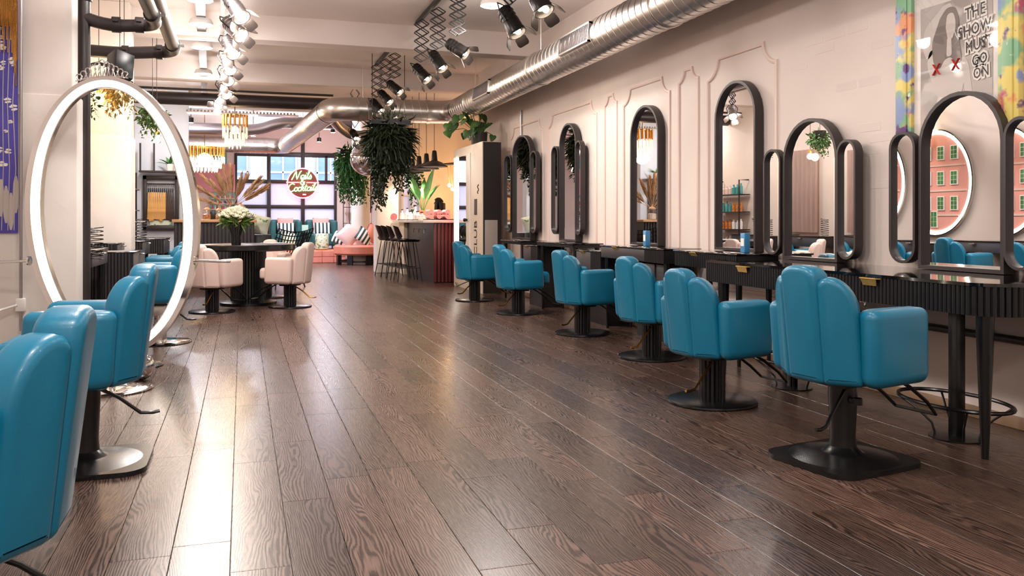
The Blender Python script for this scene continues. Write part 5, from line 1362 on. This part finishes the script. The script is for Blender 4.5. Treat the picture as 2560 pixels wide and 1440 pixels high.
# heart-leaf plant on top of the cabinet
mp = thing('potted_plant', 'heart-leaved plant in dark pot on top of the cream cabinet', 'plant', (3.52, 12.75, 2.27))
b = new(); lathe(b, [(0, 0), (.12, 0), (.135, .19), (.12, .19), (.11, .16), (0, .16)], 24); obj('pot', b, 'pot', mp)
def heart(L_):
    b = new(); P = [(0, 0), (.22, .12), (.42, .08), (.50, -.10), (.42, -.38), (.22, -.70), (0, -1.0), (-.22, -.70), (-.42, -.38), (-.50, -.10), (-.42, .08), (-.22, .12)]
    c_ = b.verts.new((0, -.35*L_, .05*L_)); vs_ = [b.verts.new((x*L_*.95, y*L_, -.10*L_*abs(x)*2-(.12*L_*y*y))) for x, y in P]
    for i in range(12): b.faces.new((c_, vs_[i], vs_[(i+1) % 12]))
    return b
hl = obj('leaf', heart(.16), 'leaf', mp, ang=80)
rh = random.Random(14); sb = new(); first = True
for k in range(27):
    a = rh.uniform(0, 2*PI); r_ = .08+.30*rh.random(); zz = .18+.30*rh.random()-.35*max(0, r_-.26)*2
    p = Vector((-.16+1.15*r_*math.cos(a), r_*1.0*math.sin(a)+.02, zz)); tube(sb, [(0, 0, .15), (p.x*.5, p.y*.5, .15+(zz-.15)*.8+.06), tuple(p)], .005, 5)
    rot = (R(60+rh.uniform(-25, 25)), R(rh.uniform(-20, 20)), R(-20+rh.uniform(-60, 60))); sc = .7+.5*rh.random()
    if first: hl.location = p; hl.rotation_euler = rot; first = False
    else: inst(hl, mp, p, rot, (sc, sc, sc))
obj('stems', sb, 'stem', mp)
# hanging fern curtains
t = thing('hanging_fern', 'large dark hanging fern below the duct in the middle', 'plant', (0, 0, 0))
b = leafcloud(1500, (2.16, 13.02, 2.33), (.33, .33, .36), .20, .035, .9); trails(b, 120, (2.14, 12.98, 2.2), (.34, .32), .45, .085, .035); obj('foliage', b, 'leaf_dark', t, smooth=False)
b = trails(new(), 30, (1.98, 12.9, 2.0), (.12, .12), .75, .07, .035); trails(b, 22, (2.32, 12.9, 2.05), (.14, .12), .55, .07, .035); obj('trailing_stems', b, 'leaf_dark', t, smooth=False)
b = new(); box(b, 1.85, 2.45, 12.78, 13.26, 2.55, 2.62); 
for x in (1.9, 2.4): tube(b, [(x, 13.02, 2.6), (x, 13.02, ZC)], .006, 5)
obj('planter_tray', b, 'black', t)
t = thing('hanging_fern', 'fresh green hanging plant at left of the chrome globe', 'plant', (0, 0, 0))
b = leafcloud(900, (2.40, 19.9, 2.46), (.30, .3, .36), .17, .04, .8); trails(b, 90, (2.46, 19.9, 2.3), (.36, .28), .85, .085, .04); obj('foliage', b, 'leaf_fresh', t, smooth=False)
b = new(); box(b, 2.15, 2.7, 19.7, 20.1, 2.66, 2.72); tube(b, [(2.42, 19.9, 2.7), (2.42, 19.9, ZC)], .006, 5); obj('planter_tray', b, 'black', t)
t = thing('mirror_globe', 'large chrome globe pendant behind the dark fern', 'globe', (2.58, 18.4, 2.42))
b = new(); sphere(b, (0, 0, 0), .37, 40); obj('globe', b, 'chrome', t, ang=80)
b = new(); tube(b, [(0, 0, .36), (0, 0, ZC-2.42)], .006, 6); obj('cord', b, 'black', t)
b = new(); lathe(b, [(0, 0), (.07, 0), (.07, .006), (0, .006)], 24, M=Matrix.Rotation(PI/2, 4, 'X')); o = tag(obj('round_sticker', b, 'sticker'), 'round pink sticker on the white column by bar', 'sticker'); o.location = (3.02, 17.595, 1.17)

# ================================================================== FRAMED PRINT
fr = thing('framed_print', 'paint-splashed frame with grey print and hand-lettered words', 'picture', (XR, 0, 0))
ya, yb_, za, zb = 4.285, 3.41, 1.45, 2.75
fw = .13
for nm, (y0, y1, z0, z1) in {'left': (ya-fw, ya, za, zb), 'right': (yb_, yb_+fw, za, zb), 'low': (yb_, ya, za, za+fw), 'top': (yb_, ya, zb-fw, zb)}.items():
    b = new(); box(b, -.045, -.004, y0, y1, z0, z1, bev=.006); box(b, -.055, -.04, y0+.03, y1-.03, z0+.03, z1-.03, bev=.006); obj('frame_rail', b, 'paint_frame', fr)
b = new(); box(b, -.02, -.006, yb_+.1, ya-.1, za+.1, zb-.1); obj('mat_board', b, 'marble', fr)
b = new(); box(b, -.024, -.02, 3.59, 4.10, 1.52, 2.36); obj('print', b, 'photo_grey', fr)
def flat(name, pts, m, d):
    b = new(); prism(b, roundpoly([(-y, z) for y, z in pts], .03, 3), 0, .0012, M=Matrix(((0, 0, -1, -d), (-1, 0, 0, 0), (0, 1, 0, 0), (0, 0, 0, 1)))); return obj(name, b, m, fr, smooth=False)
pl_ = mat('print_light', (208, 197, 190), .5); pd_ = mat('print_dark', (120, 106, 100), .5); pp_ = mat('print_pale', (226, 219, 213), .5)
flat('arm_print', [(4.09, 2.14), (4.06, 2.24), (3.93, 2.34), (3.87, 2.35), (3.86, 2.31), (3.98, 2.20), (4.00, 2.08), (4.05, 2.04)], pl_, .0245)
flat('torso_print', [(4.03, 2.10), (3.93, 2.11), (3.88, 2.10), (3.80, 2.04), (3.77, 1.95), (3.79, 1.82), (3.96, 1.80), (4.01, 1.90), (4.05, 2.02)], pl_, .0245)
flat('arm_print', [(3.79, 2.04), (3.745, 1.98), (3.72, 1.80), (3.72, 1.62), (3.76, 1.62), (3.77, 1.82), (3.80, 1.95)], pl_, .0246)
flat('trousers_print', [(3.97, 1.82), (3.87, 1.80), (3.79, 1.84), (3.74, 1.56), (3.99, 1.56)], pp_, .0262)
flat('hair_print', [(3.95, 2.27), (3.90, 2.325), (3.84, 2.32), (3.815, 2.25), (3.81, 2.12), (3.79, 2.00), (3.83, 1.98), (3.87, 2.04), (3.92, 2.03), (3.955, 1.97), (4.0, 2.02), (4.01, 2.14)], pd_, .0266)
flat('face_print', [(3.895, 2.285), (3.85, 2.29), (3.835, 2.24), (3.832, 2.19), (3.86, 2.135), (3.89, 2.14), (3.905, 2.21)], pl_, .0284)
flat('neck_print', [(3.895, 2.15), (3.865, 2.15), (3.86, 2.04), (3.90, 2.04)], pl_, .0282)
b = new(); bar(b, (-.031, 3.842, 2.185), (-.031, 3.818, 2.13), .007, .002); obj('cigarette_print', b, 'paper_white', fr)
for (y, z) in ((3.97, 1.98), (3.83, 1.985)):
    b = new()
    for s in (-1, 1): bar(b, (-.031, y-.024, z-s*.032), (-.031, y+.024, z+s*.032), .022, .002)
    obj('red_cross', b, 'red_paint', fr, smooth=False)
for (s, y, z, sz) in (('THE', 3.70, 2.255, .082), ('SHOW', 3.705, 2.16, .080), ('MUST', 3.675, 2.07, .078), ('GO', 3.67, 1.985, .074), ('ON', 3.66, 1.912, .074)):
    M = Matrix(((0, 0, -1, 0), (-1, 0, 0, 0), (0, 1, 0, 0), (0, 0, 0, 1)))
    for (m, d, grow) in (('paper_white', .0285, .011), ('ink', .0305, .0)):
        cu = bpy.data.curves.new('t', 'FONT'); cu.body = s; cu.size = sz; cu.extrude = .0006; cu.offset = grow; cu.align_x = 'CENTER'; cu.align_y = 'CENTER'; cu.shear = .08; cu.resolution_u = 2; cu.space_character = 1.12
        o = bpy.data.objects.new('t', cu); C.objects.link(o); me = bpy.data.meshes.new_from_object(o.evaluated_get(bpy.context.evaluated_depsgraph_get())); bpy.data.objects.remove(o)
        q = obj('lettering_halo' if grow else 'lettering', me, m, fr, smooth=False); q.matrix_local = Matrix.Translation((-d, y, z)) @ M @ Matrix.Rotation(R(5), 4, 'Z') @ Matrix.Diagonal((.86, 1.15, 1, 1))
b = new(); box(b, -.0335, -.033, yb_+.12, ya-.12, za+.12, zb-.12); obj('glazing', b, 'picture_glass', fr, smooth=False)

# ================================================================== PERSON BEHIND THE BAR
pe = thing('person', 'person in black with long dark hair standing behind the bar', 'person', (4.20, 18.3, 0), R(150))
me = bpy.data.meshes.new('body')
J = {'pel': (0, 0, .88), 'wai': (.01, 0, 1.03), 'che': (.03, 0, 1.19), 'nec': (.05, 0, 1.34), 'hea': (.09, 0, 1.44), 'top': (.10, 0, 1.53),
     'lh': (0, .09, .86), 'lk': (.03, .10, .46), 'la': (0, .10, .06), 'lf': (.14, .10, .03), 'rh': (0, -.09, .86), 'rk': (.02, -.10, .46), 'ra': (-.02, -.10, .06), 'rf': (.12, -.10, .03),
     'ls': (.03, .17, 1.28), 'le': (.06, .24, 1.03), 'lw': (.27, .20, .98), 'rs': (.03, -.17, 1.28), 're': (.05, -.24, 1.03), 'rw': (.26, -.18, .98), 'lp': (.34, .18, .98), 'rp': (.33, -.16, .98)}
RAD = {'pel': .14, 'wai': .115, 'che': .13, 'nec': .05, 'hea': .085, 'top': .07, 'lh': .085, 'lk': .06, 'la': .04, 'lf': .035, 'rh': .085, 'rk': .06, 'ra': .04, 'rf': .035, 'ls': .06, 'le': .043, 'lw': .03, 'rs': .06, 're': .043, 'rw': .03, 'lp': .03, 'rp': .03}
ks = list(J); ED = [('pel', 'wai'), ('wai', 'che'), ('che', 'nec'), ('nec', 'hea'), ('hea', 'top'), ('pel', 'lh'), ('lh', 'lk'), ('lk', 'la'), ('la', 'lf'), ('pel', 'rh'), ('rh', 'rk'), ('rk', 'ra'), ('ra', 'rf'), ('che', 'ls'), ('ls', 'le'), ('le', 'lw'), ('lw', 'lp'), ('che', 'rs'), ('rs', 're'), ('re', 'rw'), ('rw', 'rp')]
me.from_pydata([J[k] for k in ks], [(ks.index(a), ks.index(c_)) for a, c_ in ED], [])
bo = bpy.data.objects.new('body', me); C.objects.link(bo)
sk = bo.modifiers.new('skin', 'SKIN'); bo.modifiers.new('sub', 'SUBSURF').levels = 2; bo.modifiers['sub'].render_levels = 2
for k, sv in zip(ks, me.skin_vertices[0].data): sv.radius = (RAD[k], RAD[k]); sv.use_root = (k == 'pel')
bpy.context.view_layer.update()
me2 = bpy.data.meshes.new_from_object(bo.evaluated_get(bpy.context.evaluated_depsgraph_get())); bpy.data.objects.remove(bo)
body = obj('body', me2, 'skin', pe, ang=80)
bm = new(); bm.from_mesh(me2)
cl = bmesh.new(); cl.from_mesh(me2)
bmesh.ops.delete(cl, geom=[f for f in cl.faces if f.calc_center_median().z > 1.32 or f.calc_center_median().x > .22 or f.calc_center_median().z < .09], context='FACES')
for v in cl.verts: v.co += v.normal*.012
bm.free(); obj('clothing', cl, 'cloth_black', pe, ang=80)
b = new(); sphere(b, (.075, 0, 1.475), .115, 18, 1.08)
box(b, -.06, .05, -.13, .13, 1.16, 1.5, bev=.05, seg=3)
for sd in (-1, 1): tube(b, [(.08, sd*.09, 1.5), (.09, sd*.115, 1.38), (.09, sd*.12, 1.24)], .045, 8)
bmesh.ops.delete(b, geom=[v for v in b.verts if v.co.x > .15 and v.co.z < 1.53], context='VERTS'); obj('hair', b, 'hair_black', pe, ang=80)
b = new(); sphere(b, (.175, 0, 1.46), .012, 8); obj('nose', b, 'skin', pe)
b = new()
for s in (-1, 1): sphere(b, (.160, s*.032, 1.48), .010, 8)
obj('eyes', b, 'ink', pe)
b = new(); box(b, .160, .172, -.02, .02, 1.418, 1.426, bev=.003); obj('mouth', b, 'sticker', pe)
for s in (-1, 1):
    for k in range(5):
        b = new(); y0 = s*.17+(-.024+.012*k)*1.0
        if k == 4: tube(b, [(.33, s*.17-s*.03, .98), (.36, s*.17-s*.05, .975), (.38, s*.17-s*.05, .97)], .008, 6)
        else: tube(b, [(.35, y0, .98), (.39+.008*(1.5-abs(k-1.5)), y0, .975), (.42+.008*(1.5-abs(k-1.5)), y0, .955)], .007, 6)
        obj('finger', b, 'skin', pe)
